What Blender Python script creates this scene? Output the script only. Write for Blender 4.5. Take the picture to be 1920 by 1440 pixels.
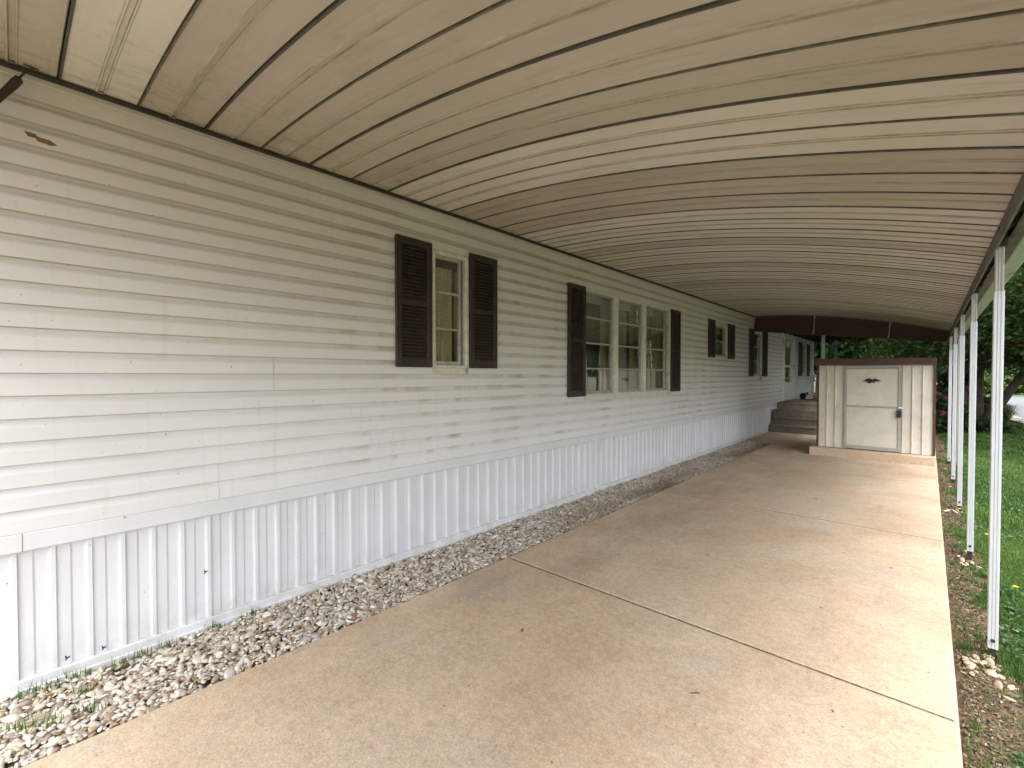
import bpy, math, random
import numpy as np
from mathutils import Vector, Matrix
R = math.radians
random.seed(7); rng = np.random.default_rng(7)
for o in list(bpy.data.objects): bpy.data.objects.remove(o)
sc = bpy.context.scene

# ------------------------------------------------------------------ camera, sky, sun, exposure
cam_d = bpy.data.cameras.new('camera'); cam = bpy.data.objects.new('camera', cam_d)
sc.collection.objects.link(cam); sc.camera = cam
cam.location = (0, 0, 1.5); cam.rotation_euler = (R(90 - 1.006), 0, R(42.48))
cam_d.sensor_width = 36; cam_d.lens = 854 / 1920 * 36; cam_d.clip_start = 0.02; cam_d.clip_end = 2000

world = bpy.data.worlds.new('World'); sc.world = world; world.use_nodes = True
wn = world.node_tree; wn.nodes.clear()
wo = wn.nodes.new('ShaderNodeOutputWorld'); bg = wn.nodes.new('ShaderNodeBackground')
sky = wn.nodes.new('ShaderNodeTexSky'); sky.sky_type = 'NISHITA'; sky.sun_disc = False
SUN_EL, SUN_AZ = 66, 140          # azimuth clockwise from +Y
sky.sun_elevation = R(SUN_EL); sky.sun_rotation = R(SUN_AZ); sky.dust_density = 3.0; sky.air_density = 1.0
hs = wn.nodes.new('ShaderNodeHueSaturation'); hs.inputs['Saturation'].default_value = 0.28
wn.links.new(sky.outputs[0], hs.inputs['Color']); wn.links.new(hs.outputs[0], bg.inputs[0])
bg.inputs[1].default_value = 0.15
wn.links.new(bg.outputs[0], wo.inputs[0])
sl = bpy.data.lights.new('sun', 'SUN'); so = bpy.data.objects.new('sun', sl); sc.collection.objects.link(so)
sl.energy = 0.5; sl.angle = R(45); sl.color = (1.0, 0.96, 0.9)
az = R(SUN_AZ); d = Vector((math.sin(az) * math.cos(R(SUN_EL)), math.cos(az) * math.cos(R(SUN_EL)), math.sin(R(SUN_EL))))
so.rotation_euler = (-d).to_track_quat('-Z', 'Y').to_euler(); so.location = (20, -20, 30)
sc.view_settings.view_transform = 'Standard'; sc.view_settings.look = 'None'
sc.view_settings.gamma = 1; sc.view_settings.exposure = 2.32

# ------------------------------------------------------------------ node helpers
def new_mat(name):
    m = bpy.data.materials.new(name); m.use_nodes = True
    nt = m.node_tree; return m, nt, nt.nodes['Principled BSDF']
class N:
    def __init__(s, nt): s.nt = nt
    def n(s, t, **kw):
        x = s.nt.nodes.new(t)
        for k, v in kw.items(): setattr(x, k, v)
        return x
    def l(s, a, b): s.nt.links.new(a, b)
    def co(s): return s.n('ShaderNodeTexCoord').outputs['Object']
    def scale(s, v, sx, sy, sz):
        m = s.n('ShaderNodeMapping'); m.inputs['Scale'].default_value = (sx, sy, sz); s.l(v, m.inputs['Vector']); return m.outputs[0]
    def noise(s, v, sc_, det=4, rough=.55, out='Fac', dist=0):
        x = s.n('ShaderNodeTexNoise'); x.inputs['Scale'].default_value = sc_; x.inputs['Detail'].default_value = det
        x.inputs['Roughness'].default_value = rough; x.inputs['Distortion'].default_value = dist
        s.l(v, x.inputs['Vector']); return x.outputs[out]
    def ramp(s, f, *st):
        x = s.n('ShaderNodeValToRGB'); e = x.color_ramp.elements
        while len(e) < len(st): e.new(.5)
        for i, (p, c) in enumerate(st):
            e[i].position = p
            if not hasattr(c, '__len__'): c = (c, c, c)
            e[i].color = (*c, 1)
        s.l(f, x.inputs[0]); return x.outputs[0]
    def mix(s, f, a, b, mode='MIX'):
        x = s.n('ShaderNodeMix', data_type='RGBA', blend_type=mode)
        for i, v in ((0, f), (6, a), (7, b)):
            if hasattr(v, 'links') or isinstance(v, bpy.types.NodeSocket): s.l(v, x.inputs[i])
            elif i == 0: x.inputs[0].default_value = v
            else: x.inputs[i].default_value = (*v, 1)
        return x.outputs[2]
    def math(s, op, a, b=0.0, c=0.0, clamp=False):
        x = s.n('ShaderNodeMath', operation=op); x.use_clamp = clamp
        for i, v in enumerate((a, b, c)):
            if isinstance(v, bpy.types.NodeSocket): s.l(v, x.inputs[i])
            else: x.inputs[i].default_value = v
        return x.outputs[0]
    def sep(s, v):
        x = s.n('ShaderNodeSeparateXYZ'); s.l(v, x.inputs[0]); return x.outputs
    def bump(s, h, strength, dist, bsdf):
        x = s.n('ShaderNodeBump'); x.inputs['Strength'].default_value = strength; x.inputs['Distance'].default_value = dist
        s.l(h, x.inputs['Height']); s.l(x.outputs[0], bsdf.inputs['Normal'])
    def attr(s, name): return s.n('ShaderNodeAttribute', attribute_name=name).outputs['Fac']

def paint(name, col, rough=.45, var=.12, nscale=6, dirt=None, dirt_amt=.35, metallic=0, bump=.0, stretch=(1, 1, 1), spec=.5):
    m, nt, b = new_mat(name); g = N(nt); c = g.co(); v = g.scale(c, *stretch)
    f = g.noise(v, nscale, 5)
    lo = tuple(x * (1 - var) for x in col); hi = tuple(min(1, x * (1 + var * .6)) for x in col)
    cc = g.ramp(f, (.3, lo), (.7, hi))
    if dirt:
        k = g.ramp(g.noise(v, nscale * 1.7, 7, .7), (.5, 0), (.75, dirt_amt)); cc = g.mix(k, cc, dirt)
    g.l(cc, b.inputs['Base Color']); b.inputs['Roughness'].default_value = rough; b.inputs['Metallic'].default_value = metallic
    b.inputs['Specular IOR Level'].default_value = spec
    if bump: g.bump(g.noise(v, nscale * 12, 4), bump, .004, b)
    return m

M = {}
def mat_siding():
    m, nt, b = new_mat('vinyl_siding'); g = N(nt); c = g.co(); x, y, z = g.sep(c)
    base = g.ramp(g.noise(g.scale(c, 1, .5, 1.2), 1.6, 4), (.3, (.645, .64, .66)), (.7, (.705, .70, .72)))
    # upper courses tinted warmer and darker, painting in the shade under the roof
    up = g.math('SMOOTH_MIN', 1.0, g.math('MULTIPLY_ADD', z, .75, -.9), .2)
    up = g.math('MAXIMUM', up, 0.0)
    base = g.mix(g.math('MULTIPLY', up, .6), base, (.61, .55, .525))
    # grime collecting beside every course edge, in long horizontal smears
    ph = g.math('FRACT', g.math('DIVIDE', g.math('SUBTRACT', z, .75 - .109), .109))
    edge = g.math('MAXIMUM', g.ramp(ph, (.64, 0), (.86, 1)), g.ramp(ph, (.0, .8), (.12, 0)))
    sm = g.math('MULTIPLY', g.ramp(g.noise(g.scale(c, 1, 2.6, .9), 1.5, 3, .5), (.46, 0), (.60, 1)), g.ramp(g.noise(g.scale(c, 1, 1.5, 9), 1.3, 2, .5), (.3, .25), (.6, 1)))
    big = g.ramp(g.noise(g.scale(c, 1, .8, .7), .9, 2), (.38, .15), (.62, 1))
    k = g.math('MULTIPLY', g.math('MULTIPLY', edge, sm), big)
    # mildew grows further from the open front end
    far = g.ramp(g.math('MULTIPLY_ADD', y, .1, .7), (.03, .1), (.2, 1.0))
    k = g.math('MULTIPLY', k, far); k = g.math('MULTIPLY', k, .75)
    base = g.mix(k, base, (.38, .29, .17))
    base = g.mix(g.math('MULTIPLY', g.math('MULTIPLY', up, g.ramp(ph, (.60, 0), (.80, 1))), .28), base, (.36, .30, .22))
    hair = g.ramp(ph, (.0, 1), (.035, .0), (.965, 0), (1.0, .9))
    base = g.mix(g.math('MULTIPLY', hair, .6), base, (.25, .20, .145))
    sp = g.ramp(g.noise(c, 55, 2), (.735, 0), (.76, .7)); base = g.mix(sp, base, (.16, .12, .08))
    runs = g.ramp(g.noise(g.scale(c, 1, 9, .6), 2.5, 4), (.58, 0), (.8, .3)); base = g.mix(runs, base, (.5, .44, .33))
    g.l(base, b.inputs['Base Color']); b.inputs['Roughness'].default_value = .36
    b.inputs['Specular IOR Level'].default_value = .5
    h = g.math('ADD', g.noise(g.scale(c, 1, .6, 3), 5, 2), g.math('MULTIPLY', g.noise(g.scale(c, 1, 2, 40), 12, 3), .12))
    g.bump(h, .22, .006, b); return m
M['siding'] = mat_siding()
M['siding_gap'] = paint('siding_gap_grime', (.30, .235, .16), .8, .3, 20)
def mat_skirt():
    m, nt, b = new_mat('white_skirting'); g = N(nt); c = g.co(); x, y, z = g.sep(c)
    base = g.ramp(g.noise(g.scale(c, 1, 1, .5), 3, 4), (.3, (.58, .60, .635)), (.7, (.66, .675, .70)))
    low = g.math('MULTIPLY', g.ramp(z, (.03, 1), (.22, 0)), g.ramp(g.noise(c, 7, 6, .7), (.42, 0), (.7, .6)))
    base = g.mix(low, base, (.42, .36, .27))
    sp = g.ramp(g.noise(c, 45, 2), (.74, 0), (.77, .7)); base = g.mix(sp, base, (.1, .09, .08))
    runs = g.ramp(g.noise(g.scale(c, 1, 14, .5), 3, 4), (.56, 0), (.8, .25)); base = g.mix(runs, base, (.55, .53, .48))
    g.l(base, b.inputs['Base Color']); b.inputs['Roughness'].default_value = .38
    g.bump(g.noise(g.scale(c, 1, 1, .3), 7, 2), .15, .006, b); return m
M['skirt'] = mat_skirt()
def mat_roof(name, c1, c2):
    m, nt, b = new_mat(name); g = N(nt); c = g.co()
    base = g.ramp(g.noise(g.scale(c, .6, 2.5, 1), 1.7, 4), (.3, c1), (.7, c2))
    st = g.ramp(g.noise(g.scale(c, .35, 14, 1), 3, 5, .65), (.52, 0), (.8, .35)); base = g.mix(st, base, tuple(v * .72 for v in c1))
    x0_ = g.sep(c)[0]; endm = g.ramp(g.math('MULTIPLY_ADD', x0_, -1, -2.2), (.0, 0), (.9, 1)); es = g.math('MULTIPLY', endm, g.ramp(g.noise(g.scale(c, 9, 3, 1), 1.6, 6, .75), (.5, 0), (.72, .55))); base = g.mix(es, base, (.10, .075, .05))
    sc_ = g.ramp(g.noise(g.scale(c, 22, 3, 1), 2.4, 3, .7), (.68, 0), (.76, .4)); base = g.mix(sc_, base, tuple(v * .6 for v in c1))
    oi = g.n('ShaderNodeObjectInfo'); base = g.mix(1, base, g.ramp(oi.outputs['Random'], (0, (.90, .895, .88)), (1, (1.0, 1.0, 1.0))), 'MULTIPLY')
    drip = g.ramp(g.noise(g.scale(c, 1.2, 7, 1), 1.6, 5, .7), (.56, 0), (.66, .22)); base = g.mix(drip, base, (.20, .16, .11))
    g.l(base, b.inputs['Base Color']); b.inputs['Roughness'].default_value = .42
    g.bump(g.noise(g.scale(c, .5, 3, 1), 3, 3), .2, .006, b); return m
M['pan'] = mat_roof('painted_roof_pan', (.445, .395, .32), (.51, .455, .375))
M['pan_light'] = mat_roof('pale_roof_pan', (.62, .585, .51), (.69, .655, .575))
M['pan_edge'] = paint('grimy_rib_edge', (.39, .34, .265), .5, .3, 14, (.12, .09, .06), .6, stretch=(.4, 2, 1))
M['seam'] = paint('dirty_seam_metal', (.17, .14, .10), .6, .5, 30, (.02, .016, .012), .8, .3, stretch=(.3, 2, 1))
M['seam_grey'] = paint('grey_seam_metal', (.10, .09, .08), .6, .4, 40, (.03, .025, .02), .8, .2, stretch=(.3, 2, 1))
M['ledger'] = paint('grimy_ledger', (.045, .035, .028), .75, .5, 12, (.02, .015, .01), .9)
M['eave'] = paint('grimy_eave_rail', (.15, .125, .105), .6, .45, 10, (.03, .022, .018), .9, stretch=(1, .5, 1))
M['gutter'] = paint('pale_gutter', (.50, .52, .45), .5, .12, 5, (.4, .38, .28), .3)
M['post'] = paint('white_aluminium_post', (.47, .485, .505), .4, .08, 8, (.42, .40, .37), .35, stretch=(3, 3, .6))
M['post_top'] = paint('grimy_post_sleeve', (.36, .34, .32), .5, .3, 14, (.16, .13, .10), .8, stretch=(2, 2, .5))
M['dark_steel'] = paint('dark_rusty_steel', (.05, .038, .03), .6, .5, 20, (.12, .05, .025), .6, .4)
M['white_trim'] = paint('window_trim', (.67, .645, .59), .45, .12, 9, (.33, .27, .18), .6)
M['alu'] = paint('dull_aluminium', (.42, .42, .40), .42, .2, 15, (.2, .18, .15), .5, .35)
M['screw'] = paint('rusty_screw', (.06, .04, .03), .6)
def mat_shutter():
    m, nt, b = new_mat('brown_shutter_plastic'); g = N(nt); c = g.co()
    base = g.ramp(g.noise(c, 8, 5), (.3, (.020, .0105, .0095)), (.7, (.034, .018, .016)))
    ch = g.ramp(g.noise(g.scale(c, 1, 3, 2), 6, 7, .7), (.52, 0), (.78, .6)); base = g.mix(ch, base, (.10, .075, .07))
    g.l(base, b.inputs['Base Color']); b.inputs['Roughness'].default_value = .55
    g.bump(g.noise(g.scale(c, 1, 1, .2), 60, 3), .3, .003, b); return m
M['shutter'] = mat_shutter()
def mat_glass():
    m, nt, b = new_mat('window_glass'); g = N(nt); nt.nodes.remove(b)
    out = nt.nodes['Material Output']; tr = g.n('ShaderNodeBsdfTransparent'); tr.inputs[0].default_value = (.95, .96, .95, 1)
    gl = g.n('ShaderNodeBsdfGlossy'); gl.inputs['Roughness'].default_value = .015; gl.inputs[0].default_value = (1, 1, 1, 1)
    fr = g.n('ShaderNodeLayerWeight'); fr.inputs[0].default_value = .5
    k = g.math('MULTIPLY_ADD', g.math('POWER', fr.outputs['Facing'], 3.0), .9, .055, clamp=True)
    bp = g.n('ShaderNodeBump'); bp.inputs['Strength'].default_value = .05; bp.inputs['Distance'].default_value = .01
    g.l(g.noise(g.co(), 2.5, 1), bp.inputs['Height']); g.l(bp.outputs[0], gl.inputs['Normal'])
    mx = g.n('ShaderNodeMixShader'); g.l(k, mx.inputs[0]); g.l(tr.outputs[0], mx.inputs[1]); g.l(gl.outputs[0], mx.inputs[2])
    g.l(mx.outputs[0], out.inputs[0]); return m
M['glass'] = mat_glass()
M['curtain'] = paint('yellowed_sheer_curtain', (.50, .42, .25), .9, .2, 4, (.5, .38, .16), .4, stretch=(1, 6, .4))
M['drape'] = paint('pale_drape', (.24, .26, .22), .9, .2, 4, stretch=(1, 6, .4))
M['drape_tan'] = paint('tan_drape', (.28, .23, .13), .9, .2, 4, stretch=(1, 6, .4))
M['room'] = paint('room_wall', (.16, .13, .10), .9, .1)
M['blind'] = paint('window_blind', (.6, .6, .56), .6, .1)
def mat_concrete(name, c1, c2, c3):
    m, nt, b = new_mat(name); g = N(nt); c = g.co(); x, y, z = g.sep(c)
    f = g.noise(c, .9, 6, .6, dist=.4)
    base = g.ramp(f, (.30, c1), (.5, c2), (.72, c3))
    tan = g.ramp(g.noise(g.scale(c, 1.3, .7, 1), 1.1, 5, .6), (.5, 0), (.72, .55)); base = g.mix(tan, base, (.57, .395, .235))
    pale = g.ramp(g.noise(g.scale(c, 1, .8, 1), 1.9, 4, .6), (.55, 0), (.72, .5)); base = g.mix(pale, base, (.50, .45, .40))
    # damp grey stain that runs along the house side of the drive
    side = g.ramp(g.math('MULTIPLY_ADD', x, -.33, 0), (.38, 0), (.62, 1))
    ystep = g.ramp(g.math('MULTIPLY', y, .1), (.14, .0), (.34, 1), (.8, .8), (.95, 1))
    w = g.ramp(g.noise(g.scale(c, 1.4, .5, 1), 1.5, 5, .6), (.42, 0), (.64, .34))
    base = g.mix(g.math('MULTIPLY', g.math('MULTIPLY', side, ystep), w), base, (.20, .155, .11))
    for sc2, lo2, hi2, k2 in ((2.6, .90, 1.0, .8), (7.5, .89, 1.0, .7), (24, .82, 1.0, .7)):
        base = g.mix(k2, base, g.ramp(g.noise(c, sc2, 5, .65, dist=.5), (.38, lo2), (.6, hi2)), 'MULTIPLY')
    drag = g.ramp(g.noise(g.scale(c, 3.2, .5, 1), 3, 5, .65), (.45, 1.0), (.7, .92)); base = g.mix(.8, base, drag, 'MULTIPLY')
    ag = g.noise(c, 95, 3, .7); base = g.mix(.55, base, g.ramp(ag, (.3, .30), (.5, .5), (.72, .72)), 'OVERLAY')
    ag2 = g.ramp(g.noise(c, 34, 5, .75), (.35, .38), (.65, .6)); base = g.mix(.5, base, ag2, 'OVERLAY')
    pit = g.ramp(g.noise(c, 42, 2, .5), (.715, 0), (.75, .75)); base = g.mix(pit, base, (.13, .085, .05))
    rust = g.ramp(g.noise(c, 21, 3, .6), (.665, 0), (.72, .5)); base = g.mix(rust, base, (.48, .26, .12))
    smudge = g.ramp(g.noise(c, 4.5, 3, .6), (.70, 0), (.8, .45)); base = g.mix(smudge, base, (.24, .17, .11))
    g.l(base, b.inputs['Base Color']); b.inputs['Roughness'].default_value = .82
    h = g.math('ADD', g.noise(c, 110, 3, .7), g.math('MULTIPLY', g.noise(c, 8, 3), .6))
    g.bump(h, .45, .004, b); return m
M['concrete'] = mat_concrete('tan_concrete', (.51, .372, .247), (.58, .44, .305), (.63, .512, .378))
M['step'] = mat_concrete('grey_concrete', (.17, .14, .108), (.20, .165, .128), (.24, .20, .155))
M['joint'] = paint('joint_filler', (.12, .085, .055), .95, .6, 26, (.36, .26, .17), .95)
def mat_pebble():
    m, nt, b = new_mat('river_pebbles'); g = N(nt); t = g.attr('tone'); c = g.co()
    cc = g.ramp(t, (.0, (.24, .10, .045)), (.02, (.36, .21, .10)), (.07, (.30, .25, .19)), (.25, (.48, .39, .285)), (.5, (.62, .54, .43)), (.8, (.76, .71, .63)), (.97, (.44, .43, .41)))
    f = g.ramp(g.noise(c, 70, 4), (.3, .72), (.7, 1)); cc = g.mix(1, cc, f, 'MULTIPLY')
    wash = g.ramp(g.noise(g.scale(c, 2, .6, 1), 1.2, 3), (.44, 0), (.6, .65))
    y = g.sep(c)[1]; fy = g.ramp(g.math('MULTIPLY', y, .1), (.2, 0), (.45, 1))
    fx = g.ramp(g.math('ADD', g.sep(c)[0], 3.2), (.25, .35), (.55, 1)); wash = g.math('MULTIPLY', g.math('ADD', wash, .25), fx)
    cc = g.mix(g.math('MULTIPLY', wash, fy), cc, (.17, .115, .07))
    g.l(cc, b.inputs['Base Color']); b.inputs['Roughness'].default_value = .6; return m
M['pebble'] = mat_pebble()
def mat_soil():
    m, nt, b = new_mat('bare_soil'); g = N(nt); c = g.co()
    cc = g.ramp(g.noise(c, 14, 7, .7), (.3, (.06, .038, .024)), (.6, (.145, .095, .06)), (.75, (.24, .175, .12)))
    g.l(cc, b.inputs['Base Color']); b.inputs['Roughness'].default_value = .95
    g.bump(g.noise(c, 40, 5, .7), .9, .02, b); return m
M['soil'] = mat_soil()
def mat_lawn():
    m, nt, b = new_mat('lawn_earth'); g = N(nt); c = g.co(); x, y, z = g.sep(c)
    soil = g.ramp(g.noise(c, 14, 7, .7), (.3, (.07, .042, .025)), (.55, (.16, .10, .06)), (.75, (.27, .19, .125)))
    gr = g.ramp(g.noise(c, 22, 6, .7), (.3, (.018, .045, .009)), (.7, (.05, .10, .02)))
    k = g.math('ADD', g.math('SUBTRACT', x, .34), g.math('MULTIPLY', g.math('SUBTRACT', g.noise(c, 2.2, 4), .5), .9))
    k = g.ramp(g.math('MULTIPLY_ADD', k, 5, .5), (.1, 0), (.9, 1))
    g.l(g.mix(k, soil, gr), b.inputs['Base Color']); b.inputs['Roughness'].default_value = .95
    g.bump(g.noise(c, 45, 5, .7), .9, .015, b); return m
M['lawn'] = mat_lawn()
def mat_leafy(name, *st, rough=.5, trans=.25):
    m, nt, b = new_mat(name); g = N(nt); t = g.attr('tone'); cc = g.ramp(t, *st)
    g.l(cc, b.inputs['Base Color']); b.inputs['Roughness'].default_value = rough
    tl = g.n('ShaderNodeBsdfTranslucent'); g.l(g.mix(.15, cc, (.25, .32, .08), 'MIX'), tl.inputs[0])
    mx = g.n('ShaderNodeMixShader'); mx.inputs[0].default_value = trans
    g.l(b.outputs[0], mx.inputs[1]); g.l(tl.outputs[0], mx.inputs[2]); g.l(mx.outputs[0], nt.nodes['Material Output'].inputs[0]); return m
M['grass'] = mat_leafy('grass_blades', (0, (.03, .08, .012)), (.5, (.075, .17, .026)), (.9, (.14, .24, .045)), (1, (.30, .26, .10)), trans=.3)
M['clover'] = mat_leafy('broad_leaf_weed', (0, (.03, .10, .035)), (1, (.09, .20, .08)), trans=.2)
M['leaf'] = mat_leafy('green_leaves', (0, (.025, .06, .014)), (.45, (.075, .155, .038)), (.8, (.16, .24, .075)), (1, (.30, .17, .10)), trans=.28)
M['leaf_dark'] = mat_leafy('dark_leaves', (0, (.010, .028, .010)), (.6, (.03, .07, .02)), (1, (.07, .125, .035)), trans=.2)
M['leaf_bright'] = mat_leafy('bright_leaves', (0, (.04, .09, .012)), (1, (.15, .22, .03)), trans=.3)
M['petal'] = mat_leafy('pink_petals', (0, (.45, .05, .22)), (1, (.72, .16, .42)), trans=.3)
M['petal_red'] = mat_leafy('red_pink_petals', (0, (.45, .03, .09)), (1, (.75, .15, .32)), trans=.3)
M['yellow'] = paint('yellow_petals', (.75, .50, .02), .7, .15)
M['bark'] = paint('rough_bark', (.085, .062, .045), .9, .45, 9, (.03, .022, .016), .7, bump=.9, stretch=(2, 2, .5))
M['asphalt'] = paint('grey_asphalt', (.17, .175, .185), .85, .12, 1.5, (.1, .1, .1), .3, bump=.4)
M['kerb'] = paint('pale_kerb_concrete', (.48, .43, .36), .85, .15, 2, (.3, .25, .2), .3)
M['far_grass'] = paint('mown_grass', (.075, .115, .04), .95, .3, 3, (.11, .14, .05), .6)
M['brown_wood'] = paint('brown_painted_board', (.060, .018, .010), .5, .35, 5, (.025, .01, .008), .6, stretch=(.4, 1, 5))
M['brown_trim'] = paint('brown_metal_trim', (.070, .023, .015), .45, .25, 6, (.17, .09, .06), .4)
M['shed'] = paint('cream_shed_metal', (.62, .575, .49), .45, .12, 4, (.36, .26, .15), .45, stretch=(1, 1, .5))
M['shed_door'] = paint('cream_shed_door', (.60, .57, .47), .45, .1, 3, (.36, .36, .30), .5)
M['shed_frame'] = paint('grey_door_frame', (.36, .34, .31), .45, .12, 8, (.2, .17, .14), .4)
M['black'] = paint('black_iron', (.006, .006, .007), .5, .2)
M['lock'] = paint('blue_black_lockbox', (.022, .035, .05), .45, .2, 30)
M['chrome'] = paint('worn_chrome', (.6, .6, .6), .25, .1, 30, metallic=1)
M['porch_dark'] = paint('dark_porch_roof', (.016, .017, .026), .7, .2)
M['redwood'] = paint('red_stained_wood', (.27, .095, .05), .6, .25, 8, stretch=(3, 3, .5))
M['pvc'] = paint('white_pvc', (.88, .89, .9), .35, .04)
M['house_white'] = paint('far_house_siding', (.74, .74, .72), .6, .05)
M['house_tan'] = paint('far_tan_siding', (.50, .44, .34), .6, .05)
M['shingle'] = paint('roof_shingles', (.10, .095, .09), .9, .3, 8)
M['dark_glass'] = paint('dark_far_glass', (.02, .025, .03), .1, .2)
M['dry'] = paint('dry_leaf_brown', (.11, .065, .03), .8, .4, 30)
M['stone'] = paint('field_stone', (.42, .32, .23), .8, .3, 20, (.25, .17, .11), .5)
M['door_white'] = paint('door_white', (.60, .60, .55), .45, .1, 6, (.4, .37, .3), .4)

# ------------------------------------------------------------------ mesh helpers
COL = sc.collection
class MB:
    def __init__(s): s.v = []; s.f = []; s.mi = []; s.cur = 0
    def add(s, vs, fs):
        k = len(s.v); s.v += [tuple(p) for p in vs]; s.f += [tuple(i + k for i in f) for f in fs]; s.mi += [s.cur] * len(fs); return s
    def box(s, x0, x1, y0, y1, z0, z1):
        return s.add([(x0, y0, z0), (x1, y0, z0), (x1, y1, z0), (x0, y1, z0), (x0, y0, z1), (x1, y0, z1), (x1, y1, z1), (x0, y1, z1)],
                     [(0, 3, 2, 1), (4, 5, 6, 7), (0, 1, 5, 4), (1, 2, 6, 5), (2, 3, 7, 6), (3, 0, 4, 7)])
    def cbox(s, x0, x1, y0, y1, z0, z1, c=.003):          # box with chamfered edges
        xs = sorted((x0, x1)); ys = sorted((y0, y1)); zs = sorted((z0, z1))
        c = min(c, (xs[1]-xs[0])/3, (ys[1]-ys[0])/3, (zs[1]-zs[0])/3)
        vs = []; idx = {}
        for i in (0, 1):
            for j in (0, 1):
                for k in (0, 1):
                    for a in range(3):
                        p = [xs[i], ys[j], zs[k]]; sg = [1 - 2*i, 1 - 2*j, 1 - 2*k]
                        for b in range(3):
                            if b != a: p[b] += sg[b] * c
                        idx[(i, j, k, a)] = len(vs); vs.append(tuple(p))
        fs = []
        def q(*ks): fs.append(tuple(idx[k] for k in ks))
        for a in range(3):
            b, d = [t for t in range(3) if t != a]
            for e in (0, 1):
                ks = []
                for (u, w) in ((0, 0), (1, 0), (1, 1), (0, 1)):
                    t = [0, 0, 0]; t[a] = e; t[b] = u; t[d] = w; ks.append((*t, a))
                q(*ks)
        for a in range(3):                                 # edges along axis a
            b, d = [t for t in range(3) if t != a]
            for u in (0, 1):
                for w in (0, 1):
                    t0 = [0, 0, 0]; t1 = [0, 0, 0]; t1[a] = 1
                    for t in (t0, t1): t[b] = u; t[d] = w
                    q((*t0, b), (*t1, b), (*t1, d), (*t0, d))
        for i in (0, 1):
            for j in (0, 1):
                for k in (0, 1): q((i, j, k, 0), (i, j, k, 1), (i, j, k, 2))
        return s.add(vs, fs)
    def sweep_y(s, prof, y0, y1, close=False, ys=None, caps=False):      # prof: list of (x, z)
        ys = ys or [y0, y1]; n = len(prof); vs = []; fs = []
        for y in ys: vs += [(p[0], y, p[1]) for p in prof]
        for a in range(len(ys) - 1):
            for i in range(n if close else n - 1):
                j = (i + 1) % n; fs.append((a*n+i, a*n+j, (a+1)*n+j, (a+1)*n+i))
        if caps: fs += [tuple(range(n)), tuple(range((len(ys)-1)*n, len(ys)*n))[::-1]]
        return s.add(vs, fs)
    def tube(s, pts, rads, n=8, cap=True):
        pts = [Vector(p) for p in pts]; rings = []
        if not hasattr(rads, '__len__'): rads = [rads] * len(pts)
        for i, p in enumerate(pts):
            t = (pts[min(i+1, len(pts)-1)] - pts[max(i-1, 0)]).normalized()
            a = t.orthogonal() if abs(t.z) > .9 else t.cross(Vector((0, 0, 1)))
            if abs(t.z) > .9: a = Vector((1, 0, 0)) - t * t.x
            a.normalize(); b = t.cross(a)
            rings.append([p + (a * math.cos(2*math.pi*k/n) + b * math.sin(2*math.pi*k/n)) * rads[i] for k in range(n)])
        vs = [v for r in rings for v in r]; fs = []
        for i in range(len(pts)-1):
            for k in range(n): fs.append((i*n+k, i*n+(k+1) % n, (i+1)*n+(k+1) % n, (i+1)*n+k))
        if cap: fs += [tuple(range(n))[::-1], tuple(range((len(pts)-1)*n, len(pts)*n))]
        return s.add(vs, fs)
    def build(s, name, mats, parent=None, smooth=False, origin=None):
        if not isinstance(mats, (list, tuple)): mats = [mats]
        org = origin if origin is not None else (ORG.get(parent.name, (0, 0, 0)) if parent else (0, 0, 0))
        me = bpy.data.meshes.new(name); me.from_pydata([(a-org[0], b-org[1], c-org[2]) for a, b, c in s.v], [], s.f)
        for m in mats: me.materials.append(m)
        if len(mats) > 1: me.polygons.foreach_set('material_index', s.mi)
        me.validate(); me.update()
        import bmesh
        bm = bmesh.new(); bm.from_mesh(me); bmesh.ops.recalc_face_normals(bm, faces=bm.faces); bm.to_mesh(me); bm.free()
        if smooth: me.polygons.foreach_set('use_smooth', [True] * len(me.polygons))
        o = bpy.data.objects.new(name, me); COL.objects.link(o)
        if parent: o.parent = parent; ORG[o.name] = org
        else: o.location = org; ORG[o.name] = org
        return o
ORG = {}
def thing(name, label, cat, loc=(0, 0, 0), group=None):
    o = bpy.data.objects.new(name, None); COL.objects.link(o); o.location = loc; o.empty_display_size = .1
    o['label'] = label; o['category'] = cat
    if group: o['group'] = group
    ORG[o.name] = tuple(loc); return o
def tag(o, label, cat, group=None):
    o['label'] = label; o['category'] = cat
    if group: o['group'] = group
    return o
def struct(o, kind='structure', label=None, cat=None):
    o['kind'] = kind
    if label: o['label'] = label; o['category'] = cat
    return o
def np_mesh(name, V, F, mat, tone=None, parent=None, smooth=False):
    V = np.asarray(V, dtype=np.float32); F = np.asarray(F, dtype=np.int32); k = F.shape[1]
    org = np.array(ORG.get(parent.name, (0, 0, 0)) if parent else (0, 0, 0), dtype=np.float32); V = V - org
    me = bpy.data.meshes.new(name); me.vertices.add(len(V)); me.vertices.foreach_set('co', V.ravel())
    me.loops.add(F.size); me.loops.foreach_set('vertex_index', F.ravel())
    me.polygons.add(len(F)); me.polygons.foreach_set('loop_start', np.arange(0, F.size, k, dtype=np.int32))
    me.update(calc_edges=True)
    if tone is not None:
        a = me.attributes.new('tone', 'FLOAT', 'FACE'); a.data.foreach_set('value', np.asarray(tone, dtype=np.float32))
    if smooth: me.polygons.foreach_set('use_smooth', np.ones(len(F), dtype=bool))
    me.materials.append(mat); o = bpy.data.objects.new(name, me); COL.objects.link(o)
    if parent: o.parent = parent; ORG[o.name] = ORG[parent.name]
    return o

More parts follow.
